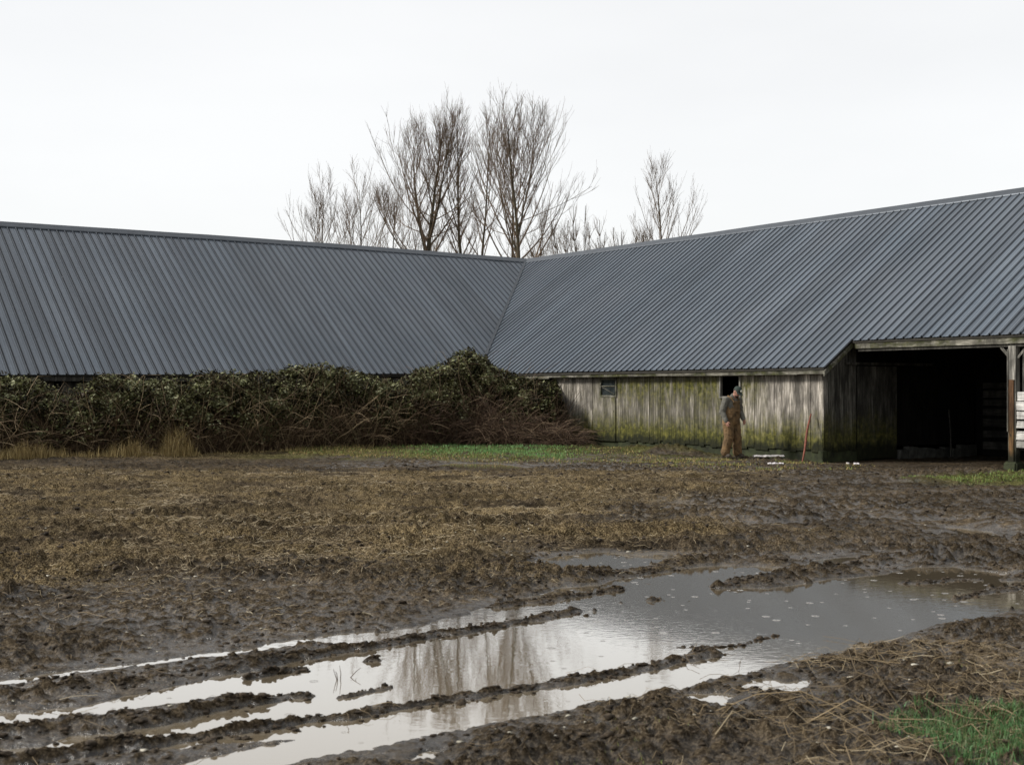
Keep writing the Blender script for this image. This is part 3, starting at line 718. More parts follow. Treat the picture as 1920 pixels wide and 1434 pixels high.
def grow(start, dirv, length, r0, r1, nseg, up, wand, rnd):
    p = Vector(start); d = Vector(dirv).normalized(); pts = [tuple(p)]; rad = [r0]; st = length/nseg
    for i in range(nseg):
        d = (d+Vector((rnd.gauss(0, wand), rnd.gauss(0, wand), rnd.gauss(0, wand*.5)))+Vector((0, 0, up/nseg))).normalized()
        p = p+d*st; pts.append(tuple(p)); rad.append(r0+(r1-r0)*((i+1)/nseg)**.8)
    return pts, rad
def poplar(name, px, Y, ytop, r0, spread, label, seed, fork=None, first=.28, nb=26, lean=0.0, kids=7, twigs=5, group='bare trees behind the building', cat='tree', skirts=True):
    rnd = random.Random(seed); base = Vector(((px-960)/FPX*Y, Y, 0)); H = CAMH+(HOR-ytop)/FPX*Y
    root = empty(name, base); tag(root, label, cat, group)
    nb = int(nb*.85); r0 *= 1.05; spread *= 1.12
    stems = []; trunk = []; br = []
    tp, tr = grow((0, 0, -.1), (lean, 0, 1), H*.92, r0, r0*.07, 16, .15, .022, rnd); trunk.append((tp, tr, 8, .45)); stems.append((tp, tr, first, 1.0))
    if fork:
        for (fh, ang, azm, fl, fr_) in fork:
            i = int(fh*16); s0 = tp[i]; d = (math.sin(ang)*math.cos(azm), math.sin(ang)*math.sin(azm), math.cos(ang))
            q, qr = grow(s0, d, H*fl, tr[i]*fr_, r0*.06, 14, .9, .03, rnd); trunk.append((q, qr, 7, .45)); stems.append((q, qr, .15, .75))
    for (P, Rr, f0, sc) in stems:
        n = int(nb*sc); L0 = (Vector(P[-1])-Vector(P[0])).length
        for k in range(n):
            t = f0+(1-f0)*((k+rnd.random())/n)*.97; j = t*(len(P)-1); i = min(int(j), len(P)-2); u = j-i
            s = Vector(P[i]).lerp(Vector(P[i+1]), u); rr_ = (Rr[i]*(1-u)+Rr[i+1]*u)
            az_ = k*2.4+rnd.uniform(-.5, .5); tt = (t-f0)/(1-f0)
            ang = R_(rnd.uniform(38, 60)*(1-.42*tt))
            ln = spread*sc*(1.2-.82*tt)*rnd.uniform(.7, 1.25)*(1.25 if tt < .5 else 1)
            if tt < .1 and skirts: ang = R_(rnd.uniform(60, 80)); ln *= .7
            dv = (math.sin(ang)*math.cos(az_), math.sin(ang)*math.sin(az_), math.cos(ang))
            q, qr = grow(s, dv, ln, min(rr_*.55, .07), .009, 9, 1.0 if tt > .1 else .35, .03, rnd); br.append((q, qr, 5, .4+.2*rnd.random()))
            for c in range(kids):
                v = .18+.78*(c+rnd.random())/kids; jj = v*(len(q)-1); a = min(int(jj), len(q)-2); s2 = Vector(q[a]).lerp(Vector(q[a+1]), jj-a)
                dd = (Vector(q[a+1])-Vector(q[a])).normalized(); sd_ = Vector((rnd.gauss(0, 1), rnd.gauss(0, 1), rnd.gauss(.25, .5))).normalized()
                q2, q2r = grow(s2, (dd*1.0+sd_*.62), ln*rnd.uniform(.26, .52)*(1.15-.5*v), max(.010, qr[a]*.5), .006, 5, .6, .06, rnd); br.append((q2, q2r, 3, .3+.5*rnd.random()))
                for e in range(twigs):
                    v2 = rnd.uniform(.15, 1); jj = v2*(len(q2)-1); a2 = min(int(jj), len(q2)-2); s3 = Vector(q2[a2]).lerp(Vector(q2[a2+1]), jj-a2)
                    d3 = (Vector(q2[a2+1])-Vector(q2[a2])).normalized()+Vector((rnd.gauss(0, .42), rnd.gauss(0, .42), rnd.gauss(.25, .3)))
                    q3, q3r = grow(s3, d3, rnd.uniform(.35, .9), .007, .004, 3, .3, .07, rnd); br.append((q3, q3r, 3, .4+.5*rnd.random()))
    V, F, T = tube_batch(trunk); fast_mesh('trunk', V, F, M['bark'], root, True, {'tone': ('FACE', T)})
    V, F, T = tube_batch(br); fast_mesh('crown', V, F, M['twig'], root, False, {'tone': ('FACE', T)})
    return root
def shrub(name, px, Y, ytop, spread, n, label, seed):
    rnd = random.Random(seed); base = Vector(((px-960)/FPX*Y, Y, 0)); H = CAMH+(HOR-ytop)/FPX*Y
    root = empty(name, base); tag(root, label, 'tree', 'bare trees behind the building'); st = []; br = []
    for k in range(n):
        x0 = rnd.uniform(-1, 1); ang = x0*.30; az_ = rnd.uniform(-.4, .4)
        q, qr = grow((x0*spread*.5, rnd.uniform(-1, 1), -.1), (math.sin(ang), az_*.5, math.cos(ang)), H*rnd.uniform(.8, 1.02)*(1-.12*abs(x0)), .07, .018, 12, .2, .04, rnd); st.append((q, qr, 4, .5))
        for c in range(30):
            v = .25+.74*rnd.random(); jj = v*12; a = min(int(jj), 11); s2 = Vector(q[a])
            dd = (Vector(q[a+1])-Vector(q[a])).normalized(); d2 = dd*.8+Vector((rnd.gauss(0, .45), rnd.gauss(0, .45), .2))
            q2, q2r = grow(s2, d2, rnd.uniform(.9, 2.4)*(1.2-.6*v), .024, .008, 5, .6, .09, rnd); br.append((q2, q2r, 3, .5))
            for e in range(5):
                s3 = Vector(q2[rnd.randint(1, 4)]); q3, q3r = grow(s3, dd+Vector((rnd.gauss(0, .6), rnd.gauss(0, .6), .2)), rnd.uniform(.3, .8), .0075, .0045, 3, .4, .1, rnd); br.append((q3, q3r, 3, .6))
    V, F, T = tube_batch(st); fast_mesh('trunk', V, F, M['bark'], root, True, {'tone': ('FACE', T)})
    V, F, T = tube_batch(br); fast_mesh('crown', V, F, M['twig'], root, False, {'tone': ('FACE', T)})
poplar('bare_tree', 590, 84, 322, .16, 3.6, 'small bare tree at the left end of the row behind the roof', 3, fork=[(.5, .10, .1, .42, .7)], nb=24, first=.38, kids=6, twigs=4)
poplar('bare_tree', 700, 80, 312, .18, 3.7, 'low bare tree with spreading fan of limbs, second from the left', 5, fork=[(.55, .35, 3.3, .36, .6)], nb=22, first=.4, kids=6, twigs=4)
poplar('bare_tree', 724, 86, 305, .13, 2.4, 'slim bare tree just right of the spreading low tree', 8, nb=22, first=.35, kids=6, twigs=4)
poplar('bare_tree', 806, 72, 186, .30, 4.1, 'tall thick-trunked bare tree forking wide, leftmost of the tall ones', 12, fork=[(.60, .36, 3.0, .38, .7), (.64, .30, .15, .35, .7), (.5, .85, 3.2, .26, .35)], nb=32, first=.42, kids=7, twigs=4)
poplar('bare_tree', 884, 74, 176, .21, 2.3, 'tall straight bare tree, the left one of the close middle pair', 17, fork=[(.64, .26, 3.1, .30, .5)], nb=32, first=.44, kids=6, twigs=4, lean=-.005)
poplar('bare_tree', 898, 71, 190, .17, 2.0, 'tall straight bare tree, the right one of the close middle pair', 19, nb=28, first=.45, kids=6, twigs=4)
poplar('bare_tree', 946, 70, 194, .14, 1.5, 'slender bare tree leaning right beside the right-hand tall tree', 23, nb=24, first=.42, kids=5, twigs=4, lean=.012, skirts=False)
poplar('bare_tree', 986, 68, 186, .25, 4.1, 'tall broad bare tree directly behind the roof corner', 29, fork=[(.66, .28, .2, .34, .6), (.60, .32, 3.0, .34, .5)], nb=36, first=.38, kids=7, twigs=4, lean=.004)
poplar('bare_tree', 762, 92, 375, .12, 2.4, 'small background tree seen between the fan-shaped tree and the thick trunk', 31, nb=24, first=.35, kids=6, twigs=5)
poplar('bare_tree', 828, 92, 385, .13, 2.4, 'thin background tree directly right of the thick forked trunk', 37, nb=26, first=.35, kids=6, twigs=5)
poplar('bare_tree', 862, 90, 380, .12, 2.2, 'thin background tree tucked left of the close middle pair', 41, nb=24, first=.35, kids=6, twigs=5)
poplar('bare_tree', 1022, 88, 372, .13, 2.8, 'low reddish bare tree just right of the tree behind the roof corner', 43, fork=[(.4, .25, .1, .5, .8)], nb=22, first=.35, kids=6, twigs=5)
poplar('bare_tree', 1252, 78, 290, .17, 3.4, 'lone bare tree standing apart at the right end of the row', 47, nb=34, first=.42, kids=6, twigs=4, skirts=False)
shrub('bare_shrub', 1125, 86, 374, 4.2, 34, 'bushy many-stemmed bare thicket rising left of the lone tree', 53)
shrub('bare_shrub', 1185, 92, 415, 3.5, 22, 'lower bare thicket dipping behind the rising roof line', 59)

# ================================================================ brambles
def leaves(C, size, rnd, tone, up=.6):
    """C (n,3) centres -> folded diamond leaves, random tilt"""
    n = len(C); N_ = rnd.normal(0, 1, (n, 3)); N_[:, 2] = np.abs(N_[:, 2])+up; N_ /= np.linalg.norm(N_, axis=1, keepdims=True)
    A = np.cross(N_, rnd.normal(0, 1, (n, 3))); A /= np.linalg.norm(A, axis=1, keepdims=True); B = np.cross(N_, A)
    s = size*rnd.uniform(.4, 1.6, (n, 1)); fold = N_*s*.18
    V = np.stack([C-A*s, C+B*s*.55+fold, C+A*s, C-B*s*.55+fold], 1).reshape(-1, 3)
    i = np.arange(n)*4; F = np.stack([i, i+1, i+2, i, i+2, i+3], 1).reshape(-1, 3)
    return V, F, np.repeat(tone, 2)
PROF = [(-400, 706), (-150, 710), (0, 708), (45, 712), (80, 718), (110, 736), (135, 734), (165, 712), (195, 703), (260, 710), (420, 706), (500, 698), (560, 688), (600, 685), (640, 690), (690, 707), (740, 714), (775, 698), (800, 692), (830, 690), (850, 672), (878, 659), (905, 662), (925, 682), (950, 702), (985, 712), (1020, 716), (1040, 722)]
FRONT = [(-400, 26.0), (0, 29.5), (250, 31.2), (500, 33.3), (700, 35.0), (900, 36.8), (1040, 36.6)]
def thicket(name, x0, x1, nleaf, ncane, label, seed, cane_mat, leafmat, lowleaf=.25, cat='brambles'):
    r = np.random.default_rng(seed)
    root = empty(name, (0, 0, 0)); px = (x0+x1)/2; Yc = np.interp(px, *zip(*FRONT)); bx = (px-960)/FPX*Yc
    root.location = (bx, Yc, 0); tag(root, label, cat)
    PX = r.uniform(x0, x1, nleaf*2); Yf = np.interp(PX, *zip(*FRONT)); dep = r.uniform(0, 1, nleaf*2)**1.6*2.3
    Ytop = np.interp(PX, *zip(*PROF)); Yref = Yf+1.1
    topz = CAMH+(HOR-Ytop)/FPX*Yref
    X = (PX-960)/FPX*(Yf+dep); Y = Yf+dep
    lump = .26*fbm(X*1.3, Y*1.6, 3, 7)+.16*fbm(X*4, Y*4, 3, 12)
    # rounded front: crown edge recedes as it rises
    u = r.uniform(0, 1, nleaf*2)
    u = 1-(1-u)**1.0*(1-lowleaf*.2)
    frac = 1-r.beta(1.0, 2.1, nleaf*2)
    zmax = (topz+lump)*(1-.22*np.exp(-dep/.35))
    Z = .1+frac*(zmax-.1)
    front_shift = .5*fbm(X*1.1, Z*1.4, 3, 19)+np.maximum(0, (Z/zmax)**3)*.55-.55*np.sin(np.clip(Z/zmax, 0, 1)*math.pi)*.6
    cl = fbm(X*2.6+Z*2.2, Y*1.5+Z*2.9, 3, seed+9)
    keep = (cl+r.uniform(-.25, .25, nleaf*2) > -.12+.9*np.clip(.62-Z/zmax, 0, 1)) & (r.uniform(0, 1, nleaf*2) < np.clip(.22+Z/zmax, 0, 1))
    keep = keep | (Z > zmax*.95) & (r.uniform(0, 1, nleaf*2) < .5)
    k = np.where(keep)[0][:nleaf]
    C = np.stack([X[k]-bx, (Y+front_shift*.8)[k]-Yc, Z[k]], 1)
    tone = np.clip(.35+.5*fbm(X[k]*3, Z[k]*4+Y[k], 3, seed+2)+r.normal(0, .22, len(k)), 0, 1)
    V, F, T = leaves(C, .041, r, tone)
    fast_mesh('foliage', V, F, leafmat, root, False, {'tone': ('FACE', T)})
    paths = []
    rnd = random.Random(seed)
    for c in range(ncane):
        p = rnd.uniform(x0, x1); yf = np.interp(p, *zip(*FRONT))+rnd.uniform(0, 1.0)**1.5*1.8; xx = (p-960)/FPX*yf
        zt = CAMH+(HOR-np.interp(p, *zip(*PROF)))/FPX*(yf)
        z0 = float(far_rise(np.array([xx]), np.array([yf]))[0])
        H = zt*(rnd.uniform(.25, .72) if rnd.random() < .88 else rnd.uniform(.7, 1.08)); ln = H*rnd.uniform(1.0, 1.35)
        kind = rnd.random()
        d = (rnd.gauss(0, .42), rnd.gauss(-.12, .3), 1)
        q, qr = grow((xx-bx, yf-Yc, z0), d, ln, rnd.uniform(.006, .012) if kind < .93 else .016, .003, 9, -.9 if kind < .6 else -.2, .11, rnd)
        q = [(a, b, min(c_, zt+.04)) for a, b, c_ in q]
        tn = min(1, max(0, rnd.gauss(.42, .25))) if kind < .8 else rnd.uniform(.75, 1)
        paths.append((q, qr, 3, tn))
        if rnd.random() < .7:
            for e in range(2):
                s = q[rnd.randint(2, 7)]; q2, q2r = grow(s, (rnd.gauss(0, .8), rnd.gauss(0, .6), rnd.gauss(.2, .5)), rnd.uniform(.3, .9), .005, .003, 5, -.5, .15, rnd)
                q2 = [(a, b, min(max(c_, .02), zt+.05)) for a, b, c_ in q2]; paths.append((q2, q2r, 3, tn))
    V, F, T = tube_batch(paths); fast_mesh('canes', V, F, cane_mat, root, False, {'tone': ('FACE', T)})
    # dark leaves added deep in the middle, standing in for the thicket's inner shade
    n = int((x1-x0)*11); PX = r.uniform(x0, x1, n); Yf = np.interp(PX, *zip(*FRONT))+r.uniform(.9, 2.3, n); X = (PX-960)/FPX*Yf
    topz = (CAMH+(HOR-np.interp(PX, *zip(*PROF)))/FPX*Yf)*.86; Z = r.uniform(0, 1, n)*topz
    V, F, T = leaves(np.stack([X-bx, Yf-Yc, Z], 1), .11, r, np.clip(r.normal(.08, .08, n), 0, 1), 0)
    fast_mesh('inner_shade_leaves', V, F, M['cane'], root, False, {'tone': ('FACE', T)})
    return root
thicket('bramble_thicket', -400, 455, 62000, 2600, 'long low bramble thicket under the left-hand eave', 101, M['cane'], M['bramble'])
thicket('bramble_thicket', 455, 765, 36000, 1400, 'rounded bramble mound in the middle of the hedge line', 131, M['cane'], M['bramble'], .4)
thicket('bramble_thicket', 765, 1040, 40000, 1600, 'tall tangled bramble mound climbing over the roof corner', 151, M['redcane'], M['bramble'], .4)
# leafless reddish canes tumbling over the grass at the right end
def cane_heap(label):
    rnd = random.Random(77); root = empty('cane_heap', (2.0, 35.9, .09)); tag(root, label, 'brambles'); paths = []
    for c in range(1500):
        t = rnd.random(); px = 880+t*205; top = np.interp(px, [890, 930, 1000, 1060, 1100, 1125], [1.15, 1.25, .95, .6, .3, .08]); Y = 36.3+rnd.uniform(-.5, .5)-(.9*t)
        x = (px-960)/FPX*Y
        q, qr = grow((x-2.0, Y-35.9, rnd.uniform(0, top*.5)), (rnd.gauss(.1, .7), rnd.gauss(-.1, .5), rnd.uniform(.1, 1.1)), rnd.uniform(.5, 1.2), rnd.uniform(.004, .009), .003, 8, -1.1, .12, rnd)
        q = [(a, b, max(.01, min(c_, top*1.1))) for a, b, c_ in q]
        paths.append((q, qr, 3, min(1, max(0, rnd.gauss(.45, .25)))))
    V, F, T = tube_batch(paths); fast_mesh('canes', V, F, M['redcane'], root, False, {'tone': ('FACE', T)})
cane_heap('leafless reddish cane heap spilling beside the grass')
def ivy():
    r = np.random.default_rng(5); n = 9000
    a = r.uniform(2.2, 5.3, n); z = r.uniform(.1, 2.1, n)
    lim = np.interp(z, [0, .25, .6, 1.2, 1.8, 2.1], [5.25, 4.9, 4.45, 4.2, 3.95, 3.7])+.12*fbm(z*4, a*0, 3, 5)
    keep = (a < lim) & (r.uniform(0, 1, n) < .97)
    keep &= fbm(a*3, z*3, 3, 8)+r.uniform(-.2, .2, n) > -.35
    a, z = a[keep], z[keep]; b = WB-r.uniform(.02, .30, len(a))*(1.15-z/2.3)-.02
    root = empty('ivy', (*loc2w(3.6, .28), .0), ANG); tag(root, 'dark evergreen ivy hugging the left end of the mossy board wall', 'ivy')
    C = np.stack([a-3.6, b-.28, z], 1); tone = np.clip(r.normal(.25, .2, len(a))+.25*(z > 1.6), 0, 1)
    V, F, T = leaves(C, .045, r, tone, 0); fast_mesh('foliage', V, F, M['bramble'], root, False, {'tone': ('FACE', T)})
    rnd = random.Random(4); P = []
    for i in range(60):
        a0 = rnd.uniform(2.4, 4.6); q, qr = grow((a0-3.6, -.03, 0), (rnd.gauss(-.2, .3), 0, 1), rnd.uniform(.8, 2.0), .012, .004, 8, 0, .12, rnd)
        q = [(x, -.035-.01*rnd.random(), zz) for x, y, zz in q]; P.append((q, qr, 4, .3))
    V, F, T = tube_batch(P); fast_mesh('stems', V, F, M['cane'], root, False, {'tone': ('FACE', T)})
ivy()

# ================================================================ grass, straw, clods, stones (uncountable)
def blades(name, X, Y, hgt, wid, tone, mat, label, cat, bend=.5, seed=0, flat=False, kind='stuff'):
    r = np.random.default_rng(seed); n = len(X); Z, S = ground_h(X, Y)
    az_ = r.uniform(0, 2*math.pi, n); be = r.uniform(.1, 1, n)*bend
    dx, dy = np.cos(az_), np.sin(az_); wx_, wy_ = -dy*wid, dx*wid
    fa = r.uniform(0, 2*math.pi, n); wx_, wy_ = np.cos(fa)*wid, np.sin(fa)*wid
    b0 = np.stack([X, Y, Z-.005], 1); Wv = np.stack([wx_, wy_, 0*wx_], 1)
    m1 = b0+np.stack([dx*be*hgt*.3, dy*be*hgt*.3, hgt*.6], 1); t = b0+np.stack([dx*be*hgt, dy*be*hgt, hgt*(1.05-.35*be)], 1)
    V = np.stack([b0-Wv, b0+Wv, m1+Wv*.7, m1-Wv*.7, t], 1).reshape(-1, 3)
    i = np.arange(n)*5; F = np.concatenate([np.stack([i, i+1, i+2], 1), np.stack([i, i+2, i+3], 1), np.stack([i+3, i+2, i+4], 1)])
    T = np.concatenate([tone, tone, tone])
    o = fast_mesh(name, V, F, mat, None, False, {'tone': ('FACE', T)}); tag(o, label, cat, kind=kind); return o
# strip along hedge and wall
n = 60000; px = rng.uniform(540, 1640, n); ylo = np.interp(px, [540, 700, 900, 1100, 1300, 1500, 1640], [853, 857, 862, 869, 879, 883, 882]); yhi = np.interp(px, [540, 700, 850, 1000, 1110, 1250, 1400, 1640], [846, 838, 833, 836, 843, 856, 862, 872])
py = ylo+(yhi-ylo)*rng.uniform(0, 1, n)**.9; Y = (CAMH-.08)*FPX/(py-HOR); X = (px-960)/FPX*Y
g = fbm(X*.9, Y*1.6, 4, 201); dens = rng.uniform(0, 1, n) < np.where(px > 1060, np.clip(.25+2.0*g, .02, .8), np.clip(.75+1.4*g, .08, 1))
lush = np.clip(sstep(.9, .2, np.abs(px-930)/300)*sstep(0, .45, (ylo-py)/(ylo-yhi)), 0, 1)
gr = dens & (rng.uniform(0, 1, n) < .35+.65*lush); dr_ = dens & ~gr
blades('grass', X[gr], Y[gr], rng.uniform(.03, .085, gr.sum()), .006, np.clip(.18+.65*lush[gr]+rng.normal(0, .15, gr.sum()), 0, 1), M['grass'], 'short green grass strip between the field and the hedge', 'grass', seed=1)
blades('dry_grass', X[dr_], Y[dr_], rng.uniform(.02, .07, dr_.sum()), .006, rng.uniform(.0, .7, dr_.sum()), M['grass_dry'], 'yellowed grass mixed into the strip along the barn wall', 'grass', 1.2, seed=2)
# patch right of the opening
n = 22000; th = rng.uniform(0, 2*math.pi, n); rad = np.sqrt(rng.uniform(0, 1, n)); X = 10.0+rad*np.cos(th)*3.0; Y = 23.4+rad*np.sin(th)*1.5
kp = fbm(X*1.5, Y*1.5, 4, 211)+.35-rad*.5 > 0; X, Y = X[kp], Y[kp]
blades('grass', X, Y, rng.uniform(.02, .055, len(X)), .005, np.clip(rng.normal(.3, .2, len(X)), 0, 1), M['grass'], 'green grass patch before the open bay', 'grass', seed=3)
# near corner bottom right
n = 52000; X = rng.uniform(1.5, 4.0, n); Y = rng.uniform(5.2, 7.2, n)
e = np.sqrt(((X-2.95)/.85)**2+((Y-6.0)/.68)**2)+.6*fbm(X*3, Y*3, 4, 221)+.3*rng.uniform(-1, 1, n); kp = e < .95; X, Y = X[kp], Y[kp]
blades('grass', X, Y, rng.uniform(.025, .085, len(X)), .0022, np.clip(rng.normal(.5, .25, len(X)), 0, 1), M['grass_deep'], 'lush green grass tuft in the near right corner', 'grass', .9, seed=4)
n = 2600; X = rng.uniform(.2, 3.0, n); Y = rng.uniform(5.4, 8.2, n); kp = fbm(X*2.2, Y*2.2, 3, 231)+.18*(X-1.5)-.25*(Y-6.5) > .28; X, Y = X[kp], Y[kp]
blades('moss_grass', X, Y, rng.uniform(.01, .03, len(X)), .002, np.clip(rng.normal(.1, .15, len(X)), 0, 1), M['grass'], 'sparse mossy green sprigs in the near mud', 'grass', .9, seed=5)
# dry tufts at the foot of the hedge
n = 15000; px = rng.uniform(-150, 700, n)
wgt = np.exp(-((px-50)/45)**2)+.85*np.exp(-((px-232)/38)**2)+.75*np.exp(-((px-335)/30)**2)+.5*np.exp(-((px-290)/30)**2)+.3
kp = rng.uniform(0, 1, n) < wgt; px = px[kp]; n = len(px)
Y = np.interp(px, [-150, 0, 250, 500, 700], [28.2, 29.0, 30.9, 33.0, 34.8])+rng.normal(0, .3, n)*.6; X = (px-960)/FPX*Y
tall = .10+.50*np.exp(-((px-232)/42)**2)+.5*np.exp(-((px-335)/32)**2)+.22*np.exp(-((px-60)/60)**2)
blades('dry_grass', X, Y, tall*rng.uniform(.1, 1.25, n)*np.clip(.75+1.3*fbm(X*3, Y*3, 3, 9), .15, 1.6), .005, rng.uniform(.1, .9, n), M['grass_dry'], 'dead straw-coloured grass tufts along the hedge foot', 'grass', .7, seed=6)

def straws(name, X, Y, ln, rad, tone, mat, label, cat, lift=.006, seed=0, flat=.25):
    r = np.random.default_rng(seed); n = len(X); az_ = r.uniform(0, 2*math.pi, n); bend = r.normal(0, .16, n)
    k = 4; P = np.zeros((n, k, 3)); x, y, a = X.copy(), Y.copy(), az_.copy()
    for i in range(k):
        P[:, i, 0], P[:, i, 1] = x, y; x = x+np.cos(a)*ln/(k-1); y = y+np.sin(a)*ln/(k-1); a = a+bend
    Z, S = ground_h(P[:, :, 0].ravel(), P[:, :, 1].ravel()); Z = np.maximum(Z, 0.0).reshape(n, k)
    zc = Z.mean(1, keepdims=True); Z = zc+(Z-zc)*.8; Z = np.maximum(Z, 0)+lift+np.abs(r.normal(0, 1, (n, k)))*ln[:, None]*.05*flat/.25*(np.array([.2, 1, 1, .4])[None, :])
    P[:, :, 2] = Z
    side = np.stack([-np.sin(az_), np.cos(az_), np.zeros(n)], 1)[:, None, :]*rad[:, None, None]; upv = np.array([0, 0, 1.0])[None, None, :]*rad[:, None, None]
    V = np.stack([P-side, P+upv*1.2, P+side], 2)          # n,k,3,3
    V = V.reshape(-1, 3); idx = (np.arange(n*k*3)).reshape(n, k, 3)
    F = np.concatenate([np.stack([idx[:, :-1, j], idx[:, :-1, j+1], idx[:, 1:, j+1], idx[:, 1:, j]], -1).reshape(-1, 4) for j in (0, 1)])
    T = np.tile(np.repeat(tone, k-1), 2)
    o = fast_mesh(name, V, F, mat, None, False, {'tone': ('FACE', T)}); tag(o, label, cat, kind='stuff')
n = 80000; Y = 8.2+rng.uniform(0, 1, n)**1.3*18.5; X = rng.uniform(-.48, .36, n)*Y
nz = fbm(X*.8, Y*.8, 4, 301); m_ = sstep(2.4, -1.6, X-(.2+(Y-11)*.32)+nz*2)*np.clip(.35+2.2*nz, .02, 1)*sstep(8.5, 16, Y)
s0, sdw = ground_h(X, Y); kp = (rng.uniform(0, 1, n) < m_) & (sdw > .1); X, Y = X[kp], Y[kp]; n = len(X)
straws('straw_litter', X, Y, rng.uniform(.02, .12, n)*np.where(rng.uniform(0, 1, n) < .04, 3.0, 1), rng.uniform(.0008, .0018, n)*(1+Y*.035), rng.uniform(0, 1, n), M['straw'], 'broken straw scattered over the brown field', 'straw', seed=11)
n = 16000; X = rng.uniform(-3.2, 3.2, n); Y = rng.uniform(5.2, 10.5, n); s0, sdw = ground_h(X, Y)
zone = np.where(Y < 8.6, sstep(.3, 1.9, X+.8*fbm(X*1.2, Y*1.2, 3, 7))*np.clip(.5+1.5*fbm(X*2, Y*2, 3, 401), 0, 1), .0)+.025; kp = (sdw > .04) & (rng.uniform(0, 1, n) < zone); X, Y = X[kp], Y[kp]; n = len(X)
straws('dead_stalks', X, Y, rng.uniform(.04, .24, n)*np.where(rng.uniform(0, 1, n) < .05, 2, 1), rng.uniform(.0007, .0019, n), np.clip(rng.normal(.2, .3, n), 0, 1), M['straw'], 'brown and pale stalks lying over the near right mud', 'straw', .008, seed=12, flat=.5)
n = 11; X = rng.uniform(.9, 2.9, n); Y = rng.uniform(5.5, 8.0, n)
straws('long_stalks', X, Y, rng.uniform(.25, .7, n), rng.uniform(.0022, .004, n), np.clip(rng.normal(.3, .3, n), 0, 1), M['straw'], 'long dead stems lying across the near right bank', 'stalks', .015, seed=15, flat=.6)
def lumps(name, X, Y, size, tone, mat, label, cat, seed, sink=.3, sub=2, flat=.75):
    r = np.random.default_rng(seed); bm = bmesh.new(); bmesh.ops.create_icosphere(bm, subdivisions=sub, radius=1)
    base = np.array([v.co[:] for v in bm.verts]); fc = np.array([[v.index for v in f.verts] for f in bm.faces]); bm.free()
    n = len(X); Z, S = ground_h(X, Y); Z = np.maximum(Z, 0); nv = len(base)
    q = base[None]*1.6+r.uniform(-50, 50, (n, 1, 3)); rough = 1+.55*(vnoise(q[..., 0]+q[..., 2]*.7, q[..., 1]-q[..., 2]*.6, seed))+.35*r.uniform(-1, 1, (n, nv)); sc = size[:, None]*np.stack([r.uniform(.8, 1.5, n), r.uniform(.8, 1.5, n), r.uniform(.5, 1, n)*flat], 1)
    V = base[None]*rough[:, :, None]*sc[:, None, :]
    a = r.uniform(0, 6.28, n); ca, sa = np.cos(a)[:, None], np.sin(a)[:, None]
    x = V[:, :, 0]*ca-V[:, :, 1]*sa; y = V[:, :, 0]*sa+V[:, :, 1]*ca
    V = np.stack([x+X[:, None], y+Y[:, None], V[:, :, 2]+Z[:, None]+(size*(.5-sink))[:, None]*flat], -1).reshape(-1, 3)
    F = (fc[None]+(np.arange(n)*nv)[:, None, None]).reshape(-1, 3)
    o = fast_mesh(name, V, F, mat, None, False, {'tone': ('FACE', np.repeat(tone, len(fc)))}); tag(o, label, cat, kind='stuff')
n = 22000; Y = 5.3+rng.uniform(0, 1, n)**1.15*23; X = rng.uniform(-.45, .45, n)*Y; s0, sdw = ground_h(X, Y)
kp = (sdw > .02) & (fbm(X*1.3, Y*1.3, 4, 331)+rng.uniform(-.35, .35, n) > .05); X, Y = X[kp], Y[kp]; n = len(X)
lumps('mud_clods', X, Y, np.minimum(np.exp(rng.normal(-4.65, .45, n)), .02)*(1+.025*Y), rng.uniform(0, 1, n), M['clod'], 'small crumbled clods of mud over the field', 'mud', 21, sub=1)
# crumbs along the rut ridges
PX_, PY_ = [], []
for P, r0, h0 in STROKES:
    L_ = np.linalg.norm(np.diff(P, axis=0), axis=1)
    for i in range(len(P)-1):
        c = int(L_[i]*60); t = rng.uniform(0, 1, c); PX_.append(P[i][0]+(P[i+1][0]-P[i][0])*t+rng.normal(0, r0*.7, c)); PY_.append(P[i][1]+(P[i+1][1]-P[i][1])*t+rng.normal(0, r0*.7, c))
X = np.concatenate(PX_); Y = np.concatenate(PY_); n = len(X)
lumps('rut_clods', X, Y, np.minimum(np.exp(rng.normal(-4.6, .45, n)), .02), rng.uniform(0, .8, n), M['clod'], 'wet mud crumbs along the rut ridges in the puddle', 'mud', 22, sub=2)
n = 420; Y = 6+rng.uniform(0, 1, n)**1.2*16; X = rng.uniform(-.42, .42, n)*Y; s0, sdw = ground_h(X, Y); kp = sdw > .1; X, Y = X[kp], Y[kp]; n = len(X)
lumps('pebbles', X, Y, rng.uniform(.006, .017, n), rng.uniform(0, 1, n), M['pale'], 'pale pebbles and chips strewn on the field', 'stones', 23, sub=1, flat=.6)

